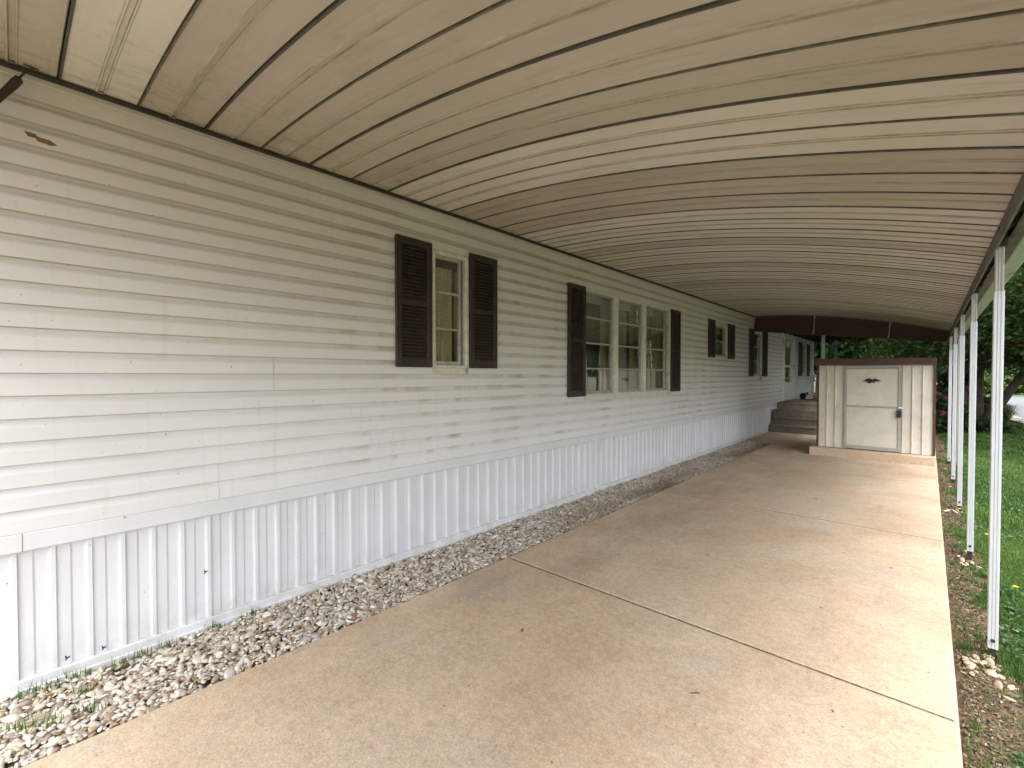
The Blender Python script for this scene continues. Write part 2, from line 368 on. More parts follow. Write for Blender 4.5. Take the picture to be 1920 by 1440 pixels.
# ================================================================== THE SETTING
g_ = MB().add([(-400, -400, -.06), (400, -400, -.06), (400, 400, -.06), (-400, 400, -.06)], [(0, 1, 2, 3)])
struct(g_.build('ground', M['far_grass']))

# concrete drive in slabs with tooled joints
JY = [-6.1, -3.2, -.2, 2.745, 5.69, 8.6, 11.5, 14.4]
XL, XR = -2.56, .115
def slab_piece(m, x0, x1, y0, y1):
    b = .016; g = .0055
    prof = [(y0 + g, -.12), (y0 + g, -.009), (y0 + g + b * .25, -.003), (y0 + g + b, 0), (y1 - g - b, 0), (y1 - g - b * .25, -.003), (y1 - g, -.009), (y1 - g, -.12)]
    xs = [x0, x0 + .004, x0 + .012, x1 - .012, x1 - .004, x1]; dz = [-.014, -.004, 0, 0, -.004, -.014]
    vs = []; n = len(prof)
    for x, dd in zip(xs, dz): vs += [(x, y, z + (dd if z > -.1 else 0)) for y, z in prof]
    fs = [(a*n+i, a*n+i+1, (a+1)*n+i+1, (a+1)*n+i) for a in range(len(xs)-1) for i in range(n-1)]
    fs += [tuple(range(n)), tuple(range((len(xs)-1)*n, len(xs)*n))[::-1]]
    m.add(vs, fs)
    # skirt below the rounded side edges
    for xx, s_ in ((x0, -1), (x1, 1)):
        pass
m = MB()
for a, b in zip(JY[:-2], JY[1:-1]): slab_piece(m, XL, XR, a, b)
m.cur = 0
slab_piece(m, -3.17, -1.72, 11.5, 14.4); slab_piece(m, -1.712, XR, 11.5, 14.4)
m.cur = 1; m.box(XL + .016, XR - .016, -6.0, 11.6, -.13, -.004)
struct(m.build('driveway', [M['concrete'], M['joint']]))

# gravel bed
m = MB(); m.box(-3.19, XL, -6, 11.5, -.12, -.035); struct(m.build('soil_bed', M['soil']))
def ico(sub):
    t = (1 + 5 ** .5) / 2
    v = np.array([(-1, t, 0), (1, t, 0), (-1, -t, 0), (1, -t, 0), (0, -1, t), (0, 1, t), (0, -1, -t), (0, 1, -t), (t, 0, -1), (t, 0, 1), (-t, 0, -1), (-t, 0, 1)], float)
    v /= np.linalg.norm(v[0])
    f = [(0, 11, 5), (0, 5, 1), (0, 1, 7), (0, 7, 10), (0, 10, 11), (1, 5, 9), (5, 11, 4), (11, 10, 2), (10, 7, 6), (7, 1, 8), (3, 9, 4), (3, 4, 2), (3, 2, 6), (3, 6, 8), (3, 8, 9), (4, 9, 5), (2, 4, 11), (6, 2, 10), (8, 6, 7), (9, 8, 1)]
    v = list(map(tuple, v))
    for _ in range(sub):
        nf = []; mid = {}
        def mp(a, b):
            k = (min(a, b), max(a, b))
            if k not in mid:
                p = (np.array(v[a]) + np.array(v[b])); p /= np.linalg.norm(p); mid[k] = len(v); v.append(tuple(p))
            return mid[k]
        for a, b, c in f:
            x, y, z = mp(a, b), mp(b, c), mp(c, a); nf += [(a, x, z), (b, y, x), (c, z, y), (x, y, z)]
        f = nf
    return np.array(v), np.array(f)
def pebbles(P, size, sub, tones):
    bv, bf = ico(sub); n = len(P); k = len(bv)
    sx = size * rng.uniform(.8, 1.5, n); sy = size * rng.uniform(.55, .95, n); sz = size * rng.uniform(.32, .6, n)
    th = rng.uniform(0, 2*np.pi, n); til = rng.normal(0, .35, n); til2 = rng.normal(0, .3, n)
    V = np.repeat(bv[None], n, 0)
    V = V * (1 + rng.normal(0, .07, (n, k, 1)))
    # superellipse-ish squareness to avoid perfect ovals
    V = np.sign(V) * np.abs(V) ** rng.uniform(.8, 1.05, (n, 1, 3))
    V = V * np.stack([sx, sy, sz], 1)[:, None, :]
    ca, sa = np.cos(til)[:, None], np.sin(til)[:, None]
    x, z = V[..., 0] * ca - V[..., 2] * sa, V[..., 0] * sa + V[..., 2] * ca
    cb, sb = np.cos(til2)[:, None], np.sin(til2)[:, None]
    y, z = V[..., 1] * cb - z * sb, V[..., 1] * sb + z * cb
    c, s = np.cos(th)[:, None], np.sin(th)[:, None]
    V = np.stack([x * c - y * s, x * s + y * c, z], -1) + P[:, None, :]
    F = bf[None] + (np.arange(n) * k)[:, None, None]
    return V.reshape(-1, 3), F.reshape(-1, 3), np.repeat(tones, len(bf))
def bed(y0, y1, dens, sub):
    n = int(dens * (y1 - y0) * .62)
    x = rng.uniform(-3.165, XL - .012, n); y = rng.uniform(y0, y1, n)
    lay = rng.uniform(0, 1, n)
    size = np.clip(rng.lognormal(np.log(.0110), .38, n), .006, .034)
    z = -.034 + lay * .030 + .006 * np.sin(y * 3.1 + x * 5)
    x = np.minimum(x, XL - .012 - size * .8)
    return pebbles(np.stack([x, y, z], 1), size, sub, np.clip(rng.uniform(0, 1, n), 0, 1))
parts = [bed(-1.0, 7.5, 5000, 1), bed(7.5, 11.47, 3600, 0)]
V = np.concatenate([p[0] for p in parts]); off = len(parts[0][0])
F = np.concatenate([parts[0][1], parts[1][1] + off]); T = np.concatenate([p[2] for p in parts])
o = np_mesh('gravel', V, F, M['pebble'], T, smooth=True)
struct(o, 'stuff', 'strip of white and tan river pebbles between the white skirting and the concrete drive', 'gravel')

# lawn beside the drive: a gently uneven sheet
def lawn_h(x, y):
    return -.035 + .012 * np.sin(x * 3.1 + y * 1.7) * np.clip((x - .15) * 3, 0, 1) + .008 * np.sin(x * 7.3 - y * 4.1) + .03 * np.clip((x - .25) * .8, 0, 1)
xs = np.concatenate([np.linspace(.10, 3.0, 60), np.linspace(3.2, 9, 20)]); ys = np.linspace(-7, 30, 360)
X, Y = np.meshgrid(xs, ys); Z = lawn_h(X, Y); Z[:, 0] = -.06
V = np.stack([X, Y, Z], -1).reshape(-1, 3); nx = len(xs)
F = [(j*nx+i, j*nx+i+1, (j+1)*nx+i+1, (j+1)*nx+i) for j in range(len(ys)-1) for i in range(nx-1)]
# kerb corner where the street bends away
KERB = [(2.25, 60), (2.3, 34), (2.3, 27), (2.4, 23), (2.75, 20), (3.6, 17.6), (5.2, 16), (8, 15), (14, 14.4), (60, 13)]
def inside_street(x, y, off=0.0):
    yk = np.interp(x, [k[0] for k in KERB], [k[1] for k in KERB]); return (x > 2.25 - off) & (y > yk - off)
Fk = [f for f in F if not inside_street(V[f[0]][0], V[f[0]][1], -.2)]
o = np_mesh('lawn', V, Fk, M['lawn'], smooth=True); struct(o)
# grass blades
def blades(n, x0, x1, y0, y1, h, w, keepfn, lean=.35):
    x = rng.uniform(0, 1, n); y = rng.uniform(y0, y1, n); xm = x1(y); x = x0 + x * (xm - x0)
    k = keepfn(x, y); x, y = x[k], y[k]; n = len(x); z = lawn_h(x, y) - .004
    hh = h * rng.uniform(.5, 1.3, n) * (1 + .35 * np.sin(x * 9 + y * 5)); th = rng.uniform(0, 2*np.pi, n); ww = w * rng.uniform(.6, 1.3, n)
    dx, dy = np.cos(th), np.sin(th); ln = rng.normal(0, lean, n) + .15; lx, ly = -dy * ln * hh, dx * ln * hh
    b0 = np.stack([x - dx*ww, y - dy*ww, z], 1); b1 = np.stack([x + dx*ww, y + dy*ww, z], 1)
    m0 = np.stack([x - dx*ww*.7 + lx*.35, y - dy*ww*.7 + ly*.35, z + hh*.6], 1); m1 = np.stack([x + dx*ww*.7 + lx*.35, y + dy*ww*.7 + ly*.35, z + hh*.6], 1)
    t = np.stack([x + lx, y + ly, z + hh * np.cos(np.clip(np.abs(ln), 0, 1))], 1); t2 = t + np.stack([dx, dy, dx*0], 1) * ww[:, None] * .15
    V = np.stack([b0, b1, m1, m0, t2, t], 1).reshape(-1, 3); i = np.arange(n)[:, None] * 6
    F = np.concatenate([i + [0, 1, 2, 3], i + [3, 2, 4, 5]], 1).reshape(-1, 4)
    tone = np.clip(rng.normal(.45, .22, n) + .18 * np.sin(x*2.3 + y*1.1) , 0, .93); tone[rng.uniform(0, 1, n) < .05] = 1
    return V, F, np.repeat(tone, 2)
_ng = rng.uniform(0, 1, (64, 64))
def vnoise(x, y, f):
    u = x * f; v = y * f; i = np.floor(u).astype(int); j = np.floor(v).astype(int); a = u - i; b = v - j; a = a*a*(3-2*a); b = b*b*(3-2*b)
    G = lambda p, q: _ng[p % 64, q % 64]
    return (G(i, j)*(1-a) + G(i+1, j)*a)*(1-b) + (G(i, j+1)*(1-a) + G(i+1, j+1)*a)*b
def patchy(x, y):
    e = x - .235 + .28 * (vnoise(x, y, 2.3) - .5)
    cl = vnoise(x + 9, y, 13) * .6 + vnoise(x, y + 5, 31) * .4
    p = np.clip((cl - .62 + np.clip(e, -.12, .3) * 2.6) * 5 + .16, .04, 1)
    for py in (3.50, 5.36, 7.2, 9.0, 10.9): p = p * (1 - .9 * np.exp(-((x - .24)**2 / .02 + (y - py + .08)**2 / .05)))
    return (rng.uniform(0, 1, len(x)) < p) & ~inside_street(x, y, .25)
def patchy_old(x, y):
    e = x - .30 + .10 * np.sin(y * 2.3 + 1) + .08 * np.sin(y * 5.1) + .07 * np.sin(y*11 + x*9)
    bare = np.zeros_like(x)
    for py in (3.55, 5.40, 7.2, 9.0, 10.9): bare = np.maximum(bare, np.exp(-((x - .30)**2 / .03 + (y - py + .05)**2 / .07)))
    p = np.clip(e * 6 + .22, .05, 1) * (1 - bare * .95)
    cl = .5 + .5 * np.sin(x * 17 + 3*np.sin(y*6)) * np.sin(y * 13)
    p = np.where(e < .12, p * np.clip(cl * 1.4 - .1, 0, 1), p)
    return (rng.uniform(0, 1, len(x)) < p) & ~inside_street(x, y, .25)
GV = [blades(190000, .13, lambda y: .13 * y + .35, 1.9, 6.5, .034, .0022, patchy),
      blades(110000, .13, lambda y: .13 * y + .45, 6.5, 13, .042, .0038, patchy),
      blades(60000, .13, lambda y: np.full_like(y, 2.9), 13, 24, .055, .008, patchy),
      blades(16000, .9, lambda y: .13 * y + 1.6, -1.0, 8, .05, .005, patchy)]
V = np.concatenate([a[0] for a in GV]); offs = np.cumsum([0] + [len(a[0]) for a in GV[:-1]])
F = np.concatenate([a[1] + q for a, q in zip(GV, offs)]); T = np.concatenate([a[2] for a in GV])
struct(np_mesh('grass', V, F, M['grass'], T), 'stuff', 'short green lawn grass growing beside the concrete drive', 'grass')
# broad-leaved weeds
def leafcloud(C, n_per, spread, size, flat=.5, tone_c=None, elong=1.6):
    """C: (k,3) clump centres -> quads (folded diamonds) around them"""
    k = len(C); n = k * n_per
    P = np.repeat(C, n_per, 0) + rng.normal(0, 1, (n, 3)) * np.asarray(spread)
    nrm = rng.normal(0, 1, (n, 3)); nrm[:, 2] = np.abs(nrm[:, 2]) + flat; nrm /= np.linalg.norm(nrm, axis=1)[:, None]
    a = np.cross(nrm, rng.normal(0, 1, (n, 3))); a /= np.linalg.norm(a, axis=1)[:, None]; b = np.cross(nrm, a)
    s = (size * rng.uniform(.6, 1.3, n))[:, None]
    fold = nrm * s * .18
    V = np.stack([P - a*s*elong*.5, P - b*s*.5 + fold - a*s*.05, P + a*s*elong*.5, P + b*s*.5 + fold - a*s*.05], 1).reshape(-1, 3)
    i = np.arange(n)[:, None] * 4; F = np.concatenate([i + [0, 1, 2], i + [0, 2, 3]], 1).reshape(-1, 3)
    tc = np.repeat(tone_c if tone_c is not None else rng.uniform(.2, .8, k), n_per)
    t = np.clip(tc + rng.normal(0, .13, n), 0, 1); return V, F, np.repeat(t, 2)
wy = rng.uniform(2.0, 11, 210); wx = .36 + rng.uniform(0, 1, 210) ** 1.2 * (.13 * wy - .1)
keep = (np.sin(wy * 3.3) + np.sin(wx * 8 + wy * 1.3) > -.2); wy, wx = wy[keep], wx[keep]
C = np.stack([wx, wy, lawn_h(wx, wy) + .03], 1)
V, F, T = leafcloud(C, 24, (.05, .05, .010), .019, 2.5, elong=1.1)
struct(np_mesh('clover', V, F, M['clover'], T), 'stuff', 'patches of broad-leaved clover weeds growing in the lawn', 'weeds')
# weeds in the gravel
wc = np.array([(-3.13, .02, 0), (-3.12, .10, 0), (-3.14, .18, 0), (-3.08, -.12, 0), (-2.95, -.15, 0), (-2.86, .0, 0), (-3.1, .36, 0), (-3.12, .44, 0), (-2.95, .2, 0), (-2.8, .08, 0), (-3.13, .55, 0), (-3.1, -.3, 0), (-2.78, .21, 0), (-3.14, .8, 0), (-3.14, 1.0, 0)])
wcr = np.repeat(wc, 28, 0) + rng.normal(0, 1, (len(wc)*28, 3)) * (.018, .028, 0)
n = len(wcr); th = rng.uniform(0, 6.28, n); h = rng.uniform(.012, .05, n); ln = rng.normal(0, .5, n)
x, y = wcr[:, 0], wcr[:, 1]; dx, dy = np.cos(th), np.sin(th); w = .0025
V = np.stack([np.stack([x-dx*w, y-dy*w, 0*x-.01], 1), np.stack([x+dx*w, y+dy*w, 0*x-.01], 1), np.stack([np.maximum(x-dy*ln*h, -3.165), y+dx*ln*h, h], 1)], 1).reshape(-1, 3)
F = np.arange(3*n).reshape(-1, 3)
struct(np_mesh('weeds', V, F, M['grass'], rng.uniform(.1, .7, n)), 'stuff', 'tufts of green weeds sprouting among the pebbles by the skirting', 'weeds')
# loose stones round the post feet
sp = []
for py, k in ((3.50, 42), (5.36, 14), (7.15, 8)):
    sp.append(np.stack([rng.normal(.24, .055, k), rng.normal(py - .08, .10, k), np.full(k, -.022)], 1))
P = np.concatenate(sp); P[:, 0] = np.maximum(P[:, 0], .16)
V, F, T = pebbles(P, np.clip(rng.lognormal(np.log(.014), .35, len(P)), .007, .028), 1, rng.uniform(.02, .42, len(P)))
struct(np_mesh('loose_stones', V, F, M['stone'], T, smooth=True), 'stuff', 'loose tan stones scattered on bare soil round the post feet', 'stones')
n = 13000; dy_ = rng.uniform(1.9, 12, n); dx_ = .13 + np.abs(rng.normal(0, .13, n)); C = np.stack([dx_, dy_, lawn_h(dx_, dy_) + .004], 1)
V, F, T = leafcloud(C, 1, (.01, .01, .001), .010, 2.0, elong=2.2); M['mulch'] = mat_leafy('dry_mulch', (0, (.05, .03, .018)), (.6, (.15, .095, .055)), (1, (.32, .24, .16)), trans=.05)
struct(np_mesh('mulch', V, F, M['mulch'], rng.uniform(0, 1, len(T) // 2).repeat(2)), 'stuff', 'dry leaf bits and bark crumbs on the bare soil along the drive', 'mulch')
# dandelions
for i, (x, y, lab) in enumerate([(.255, 6.9, 'yellow dandelion open just in front of the third post foot'), (.40, 5.95, 'yellow dandelion in grass to the right of the second post'),
                                 (.20, 9.75, 'yellow dandelion at the slab edge near the fourth post'), (.22, 8.2, 'yellow dandelion at the slab edge between third and fourth posts'),
                                 (.62, 8.1, 'lone yellow dandelion out in the lawn beyond the second post'), (.45, 4.6, 'small yellow dandelion in grass between first and second posts')]):
    t = thing('dandelion', lab, 'flower', (x, y, -.03), 'dandelions in the lawn')
    b = MB(); b.tube([(x, y, -.03), (x + .004, y, .03), (x, y + .003, .055)], .0018, 5); b.build('stem', M['clover'], t)
    b = MB()
    for k in range(22):
        a = k * 2.4; r = .008 + .010 * (k / 22); c_, s_ = math.cos(a), math.sin(a)
        b.add([(x, y, .055), (x + c_*r - s_*.004, y + s_*r + c_*.004, .061 + .003*(k % 3)), (x + c_*r*1.25, y + s_*r*1.25, .063), (x + c_*r + s_*.004, y + s_*r - c_*.004, .061)], [(0, 1, 2, 3)])
    b.build('petals', M['yellow'], t)

# street, kerb
m = MB(); st = [(k[0], k[1], -.035) for k in KERB]
vs = [(2.25, 60, -.035)] + st[1:] + [(60, 52, -.035)]
m = MB(); kx = [k[0] for k in KERB]; 
top = [(k[0], max(50.0, k[1] + 1) if k[0] < 40 else 52, -.035) for k in KERB]
n = len(KERB)
lo = [(k[0], k[1], -.035) for k in KERB[1:]]; hi = [(k[0] if i < 99 else 0, 49.5 + .05 * k[0], -.035) for i, k in enumerate(KERB[1:])]
m.add(lo + hi, [(i, i+1, len(lo)+i+1, len(lo)+i) for i in range(len(lo)-1)])
m.add([(60, 13, -.035), (200, 10, -.035), (200, 60, -.035), (60, 52.5, -.035)], [(0, 1, 2, 3)])
struct(m.build('road', M['asphalt']))
m = MB()
inn = []; 
for i, k in enumerate(KERB):
    a = Vector(KERB[max(i-1, 0)]); b_ = Vector(KERB[min(i+1, n-1)]); t = (b_ - a).normalized(); nn = Vector((t.y, -t.x)); p = Vector(k)
    wd = .50
    inn.append((p, p + (-nn if nn.x > 0 else nn) * 0 + Vector((-abs(nn.x), -abs(nn.y))) * wd))
vs = []
for p, q in inn:
    vs += [(p.x, p.y, -.05), (p.x, p.y, .05), (p.x - (p.x-q.x)*.05, p.y - (p.y-q.y)*.05, .06), (q.x, q.y, .055), (q.x, q.y, -.05)]
m.add(vs, [(i*5+j, i*5+j+1, (i+1)*5+j+1, (i+1)*5+j) for i in range(n-1) for j in range(4)])
struct(m.build('pavement', M['kerb']))

# ================================================================== MOBILE HOME
WX = -3.2
home = thing('mobile_home', 'long white vinyl-sided mobile home with brown shutters and white ribbed skirting', 'house', (WX, 7, 0))
HY0, HY1 = -6.0, 20.0
Z0, CH = .75, .109
# openings (y0, y1, z0, z1)
OPEN = [(2.445, 2.865, 1.575, 2.600), (4.80, 7.345, 1.250, 2.605), (9.47, 10.24, 1.88, 2.56), (12.20, 12.98, 1.49, 2.61), (17.92, 18.72, 1.49, 2.58), (15.40, 16.72, .76, 2.72)]
ROWSEAM = {0: [.83], 1: [1.852], 2: [2.831], 3: [1.148]}
def course_profile(k):
    z = Z0 + k * CH; x = WX
    return [(x + .008, z + .004), (x + .0210, z), (x + .0230, z + .002), (x + .0230, z + .066), (x + .0210, z + .073), (x + .0170, z + .081), (x + .0125, z + .088), (x + .0100, z + .096), (x + .0095, z + CH + .004)]
NC = 19
m = MB()
for k in range(NC):
    zlo, zhi = Z0 + k*CH, Z0 + (k+1)*CH
    row = k // 2
    seams = sorted(ROWSEAM.get(row, []) + [s for s in [rng.uniform(0, 3.6) + 3.66*j for j in range(-1, 6)] if s > (4.5 if row < 6 else 1.0)]) if k % 2 == 0 else seams
    pts = [HY0] + [s for s in seams if HY0 + .3 < s < HY1 - .3] + [HY1]
    for q in range(len(pts) - 1):
        a, b = pts[q], pts[q+1]; dx = .0028 if q % 2 == 0 else 0
        segs = [(a, b + (.03 if dx == 0 and q < len(pts)-2 else 0))]
        # clip against openings
        cl = []
        for (u, v) in segs:
            cuts = [(oy0, oy1) for (oy0, oy1, oz0, oz1) in OPEN if oz0 < zhi - .01 and oz1 > zlo + .01]
            cur = [(u, v)]
            for c0, c1 in cuts:
                nxt = []
                for (p, r_) in cur:
                    if c1 <= p or c0 >= r_: nxt.append((p, r_)); continue
                    if p < c0: nxt.append((p, c0))
                    if r_ > c1: nxt.append((c1, r_))
                cur = nxt
            cl += cur
        pr = [(x_ + dx, z_) for x_, z_ in course_profile(k)]
        for (u, v) in cl: m.sweep_y(pr, u, v)
        if dx:   # visible butt of the overlapping panel
            if q < len(pts) - 2: m.add([(x_, b, z_) for x_, z_ in pr] + [(WX, b, pr[-1][1]), (WX, b, pr[0][1])], [tuple(range(len(pr) + 2))])
            if q < len(pts) - 2:
                m.cur = 1; m.sweep_y([(x_ - dx + .0006, z_) for x_, z_ in pr], b + .0002, b + .0022); m.cur = 0
# wide closing band at the top
zt = Z0 + NC * CH
m.sweep_y([(WX + .003, zt), (WX + .025, zt - .002), (WX + .025, 2.905), (WX + .030, 2.907), (WX + .030, 2.935), (WX, 2.94)], HY0, HY1)
m.cur = 0
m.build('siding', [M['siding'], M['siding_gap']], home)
# torn siding with brown backing showing
m = MB(); m.add([(WX + .0264, .045, 2.662), (WX + .0264, .058, 2.640), (WX + .0264, .082, 2.640), (WX + .0264, .090, 2.628), (WX + .0264, .135, 2.622), (WX + .0264, .158, 2.632), (WX + .0264, .13, 2.648), (WX + .0264, .09, 2.650), (WX + .0264, .085, 2.660)], [tuple(range(9))])
m.build('torn_patch', paint('exposed_backing', (.22, .12, .06), .9, .6, 60, (.02, .015, .01), .9), home)
# core walls behind (with openings), other sides, roof
m = MB()
ys_ = sorted(set([HY0, HY1] + [v for o_ in OPEN for v in o_[:2]]))
for a, b in zip(ys_[:-1], ys_[1:]):
    ops = [(o_[2], o_[3]) for o_ in OPEN if o_[0] <= a + 1e-6 and o_[1] >= b - 1e-6]
    if ops: m.box(WX - .10, WX, a, b, .66, ops[0][0]); m.box(WX - .10, WX, a, b, ops[0][1], 2.93)
    else: m.box(WX - .10, WX, a, b, .66, 2.93)
m.box(WX - .10, WX - .04, HY0, HY1, -.05, .66)
for a, b in ((HY0, 1.6), (2.9, 5.0), (7.0, 9.4), (10.2, 12.2), (13.2, HY1)): m.box(-7.3, -7.2, a, b, .1, 2.93)
for a, b in ((1.6, 2.9), (5.0, 7.0), (9.4, 10.2), (12.2, 13.2)): m.box(-7.3, -7.2, a, b, .1, 1.3); m.box(-7.3, -7.2, a, b, 2.5, 2.93)
m.box(-7.2, WX - .1, HY0, HY0 + .1, .1, 2.93); m.box(-7.2, WX - .1, HY1 - .1, HY1, .1, 2.93)
m.box(-7.2, WX - .1, HY0 + .1, HY1 - .1, .68, .74)
m.build('wall', M['white_trim'], home)
m = MB(); m.box(-7.2, WX - .1, HY0 + .1, HY1 - .1, 2.8, 2.84)
for yy in (1.2, 4.2, 8.4, 11.0, 14.4, 17): m.box(-7.2, WX - .1, yy, yy + .08, .74, 2.8)
m.box(-6.0, -5.94, 4.28, 7.4, .741, 2.8); m.box(-6.0, -5.94, 8.5, 14.3, .741, 2.0)
m.build('interior_partition', M['room'], home)
m = MB(); m.add([(-7.5, HY0-.2, 2.95), (-3.23, HY0-.2, 2.95), (-3.23, HY0-.2, 3.02), (-5.3, HY0-.2, 3.42), (-7.5, HY0-.2, 3.02),
                 (-7.5, HY1+.2, 2.95), (-3.23, HY1+.2, 2.95), (-3.23, HY1+.2, 3.02), (-5.3, HY1+.2, 3.42), (-7.5, HY1+.2, 3.02)],
                [(0, 1, 2, 3, 4), (5, 9, 8, 7, 6), (0, 5, 6, 1), (1, 6, 7, 2), (2, 7, 8, 3), (3, 8, 9, 4), (4, 9, 5, 0)])
m.build('roof', M['shingle'], home)
# starter band over the skirting, with butt joints
m = MB(); js = [HY0, -3.6, .015, 3.67, 7.33, 10.99, 14.65, 18.3, HY1]
for i, (a, b) in enumerate(zip(js[:-1], js[1:])):
    dx = .0015 * (i % 2)
    m.sweep_y([(WX, .752), (WX + .027 + dx, .750), (WX + .030 + dx, .745), (WX + .030 + dx, .668), (WX + .024 + dx, .660), (WX, .660)], a + .001, b - .001, caps=True)
m.build('starter_trim', M['skirt'], home)
# skirting: raised rib, flat, fold
SP = .1318; y = -.024 - SP * 45; prof = []
k = 0
while y < 15.25:
    j = (k % 3 == 0) * .003
    w_ = .0012 * math.sin(k * 1.9) + .0008 * math.sin(k * 5.3)
    prof += [(y + w_, .006), (y + .003 + w_, .0100 + j), (y + .020 + w_, .0100 + j), (y + .023 + w_, .001), (y + .070, .001), (y + .079, -.004), (y + .124, -.004), (y + .129, .001)]
    y += SP; k += 1
m = MB(); vs = []
for yy, dx in prof: vs += [(WX + .002 + dx, yy, .03), (WX + .002 + dx, yy, .662)]
m.add(vs, [(2*i, 2*i+2, 2*i+3, 2*i+1) for i in range(len(prof)-1)])
m.build('skirting', M['skirt'], home)
m = MB()
for i, (a, b) in enumerate(zip(js[:-1], js[1:])):
    b = min(b, 13.65)
    if a < b: m.sweep_y([(WX, .046), (WX + .022, .046), (WX + .026, .040), (WX + .027, .006), (WX + .034, .0), (WX + .034, -.03), (WX, -.03)], a, b, caps=True)
m.build('bottom_track', M['skirt'], home)
# debris caught on the track
for i, (y, z) in enumerate([(.292, .075), (.155, .085), (.75, .33)]):
    m = MB(); b_ = WX + .022
    m.tube([(b_, y, z - .01), (b_ + .006, y + .004, z), (b_ + .004, y - .002, z + .014)], [.003, .0045, .002], 6)
    m.tube([(b_ + .004, y + .004, z), (b_ + .006, y + .014, z + .004)], [.003, .004], 6)
    tag(m.build('leaf_scrap', M['black']), ['dark curled leaf scrap stuck low on the second skirting rib pair', 'dark wispy scrap low on the skirting nearest the left edge', 'dark twist of debris halfway up a skirting rib'][i], 'debris', 'scraps caught on the skirting')

def shutter(y0, y1, z0, z1, louv=True):
    m = MB(); x = WX + .026; t = .024; st = min(.055, (y1 - y0) * .17); rt = .075
    m.cbox(x, x + t, y0, y0 + st, z0, z1, .004); m.cbox(x, x + t, y1 - st, y1, z0, z1, .004)
    zm = z0 + (z1 - z0) * .5 if z1 - z0 < .9 else z0 + (z1 - z0) * .50
    m.cbox(x, x + t - .001, y0 + st, y1 - st, z1 - rt * .8, z1 - .001, .003); m.cbox(x, x + t - .001, y0 + st, y1 - st, z0 + .001, z0 + rt, .003)
    m.cbox(x, x + t - .001, y0 + st, y1 - st, zm - .022, zm + .022, .003)
    m.box(x, x + .006, y0 + st, y1 - st, z0 + rt, z1 - rt * .8)
    for (a, b) in ((z0 + rt, zm - .022), (zm + .022, z1 - rt * .8)):
        nn = max(3, int((b - a) / .0285)); dz = (b - a) / nn
        for i in range(nn):
            q = a + i * dz
            m.sweep_y([(x + .006, q + dz * .98), (x + .021, q + dz * .30), (x + .021, q + dz * .12), (x + .006, q + dz * .12)], y0 + st, y1 - st)
    for zz in (z0 + .05, zm, z1 - .04):
        m.cur = 1; m.tube([(x + t - .002, y0 + st * .45, zz), (x + t + .002, y0 + st * .45, zz)], .005, 8); m.cur = 0
    return m.build('shutter', [M['shutter'], M['screw']], home)
for a in [(2.072, 2.432, 1.573, 2.638), (2.868, 3.232, 1.573, 2.645), (4.435, 4.806, 1.246, 2.608), (7.365, 7.735, 1.240, 2.608), (9.10, 9.455, 1.866, 2.612), (10.27, 10.70, 1.866, 2.612), (11.82, 12.195, 1.49, 2.64), (12.99, 13.46, 1.49, 2.655), (17.40, 17.90, 1.49, 2.62), (18.74, 19.24, 1.49, 2.62)]:
    shutter(*a)

def wavy(y0, y1, z0, z1, x, amp, per, mat, name, parent, slant=0):
    n = int((y1 - y0) / .012) + 2; m = MB(); vs = []
    zs = [z0, (z0 + z1) / 2, z1]
    for zz in zs:
        f = (zz - z0) / (z1 - z0)
        for i in range(n):
            t = i / (n - 1); yy = y0 + (y1 - y0) * t + slant * (1 - f) * t
            vs.append((x + amp * math.sin(yy / per * 6.283 + .6 * math.sin(yy * 9)) * (1.2 - .4 * f), yy, zz))
    m.add(vs, [(r_*n+i, r_*n+i+1, (r_+1)*n+i+1, (r_+1)*n+i) for r_ in range(2) for i in range(n-1)])
    return m.build(name, mat, parent, smooth=True)
def window(oy0, oy1, oz0, oz1, units, bars, curt):
    """units: list of (y0,y1) sash openings; bars: number of horizontal glazing bars"""
    # outer trim ring proud of siding = the window part itself
    m = MB(); x = WX - .03; xo = WX + .030
    tw = .035
    m.cbox(x, xo, oy0, oy0 + tw, oz0, oz1); m.cbox(x, xo, oy1 - tw, oy1, oz0, oz1)
    m.cbox(x, xo + .001, oy0 + tw, oy1 - tw, oz1 - tw, oz1); m.cbox(x, xo + .006, oy0 + tw, oy1 - tw, oz0, oz0 + tw * .6)
    for (a, b) in zip(units[:-1], units[1:]): m.cbox(x, xo + .004, a[1] + .012, b[0] - .012, oz0 + tw * .6, oz1 - tw)
    m.cur = 1
    z = oz0 + .06
    while z < oz1 - .04:
        for yy in (oy0 + tw * .5, oy1 - tw * .5): m.tube([(xo - .001, yy, z), (xo + .002, yy, z)], .0028, 6)
        z += .085
    yy = oy0 + .06
    while yy < oy1 - .04:
        m.tube([(xo, yy, oz1 - tw * .55), (xo + .003, yy, oz1 - tw * .55)], .003, 6); yy += .09
    w = m.build('window', [M['white_trim'], M['screw']], home)
    for (a, b) in units:
        f = MB(); fx0, fx1 = WX - .028, WX + .008; fw = .022; z0 = oz0 + tw * .6; z1 = oz1 - tw
        f.cbox(fx0, fx1, a, a + fw, z0, z1, .002); f.cbox(fx0, fx1, b - fw, b, z0, z1, .002)
        f.cbox(fx0, fx1 - .001, a + fw, b - fw, z0, z0 + fw * 1.6, .002); f.cbox(fx0, fx1 - .001, a + fw, b - fw, z1 - fw * 1.3, z1, .002)
        for i in range(bars):
            zz = z0 + (z1 - z0) * (i + 1) / (bars + 1); f.cbox(fx0 + .006, fx1 - .004, a + fw, b - fw, zz - .010, zz + .010, .002)
        f.build('window_frame', M['alu'], w)
        g = MB(); g.box(WX - .014, WX - .010, a + fw * .5, b - fw * .5, z0 + fw, z1 - fw * .8); g.build('pane', M['glass'], w)
    for c in curt: c(w)
    return w
z = lambda f: None
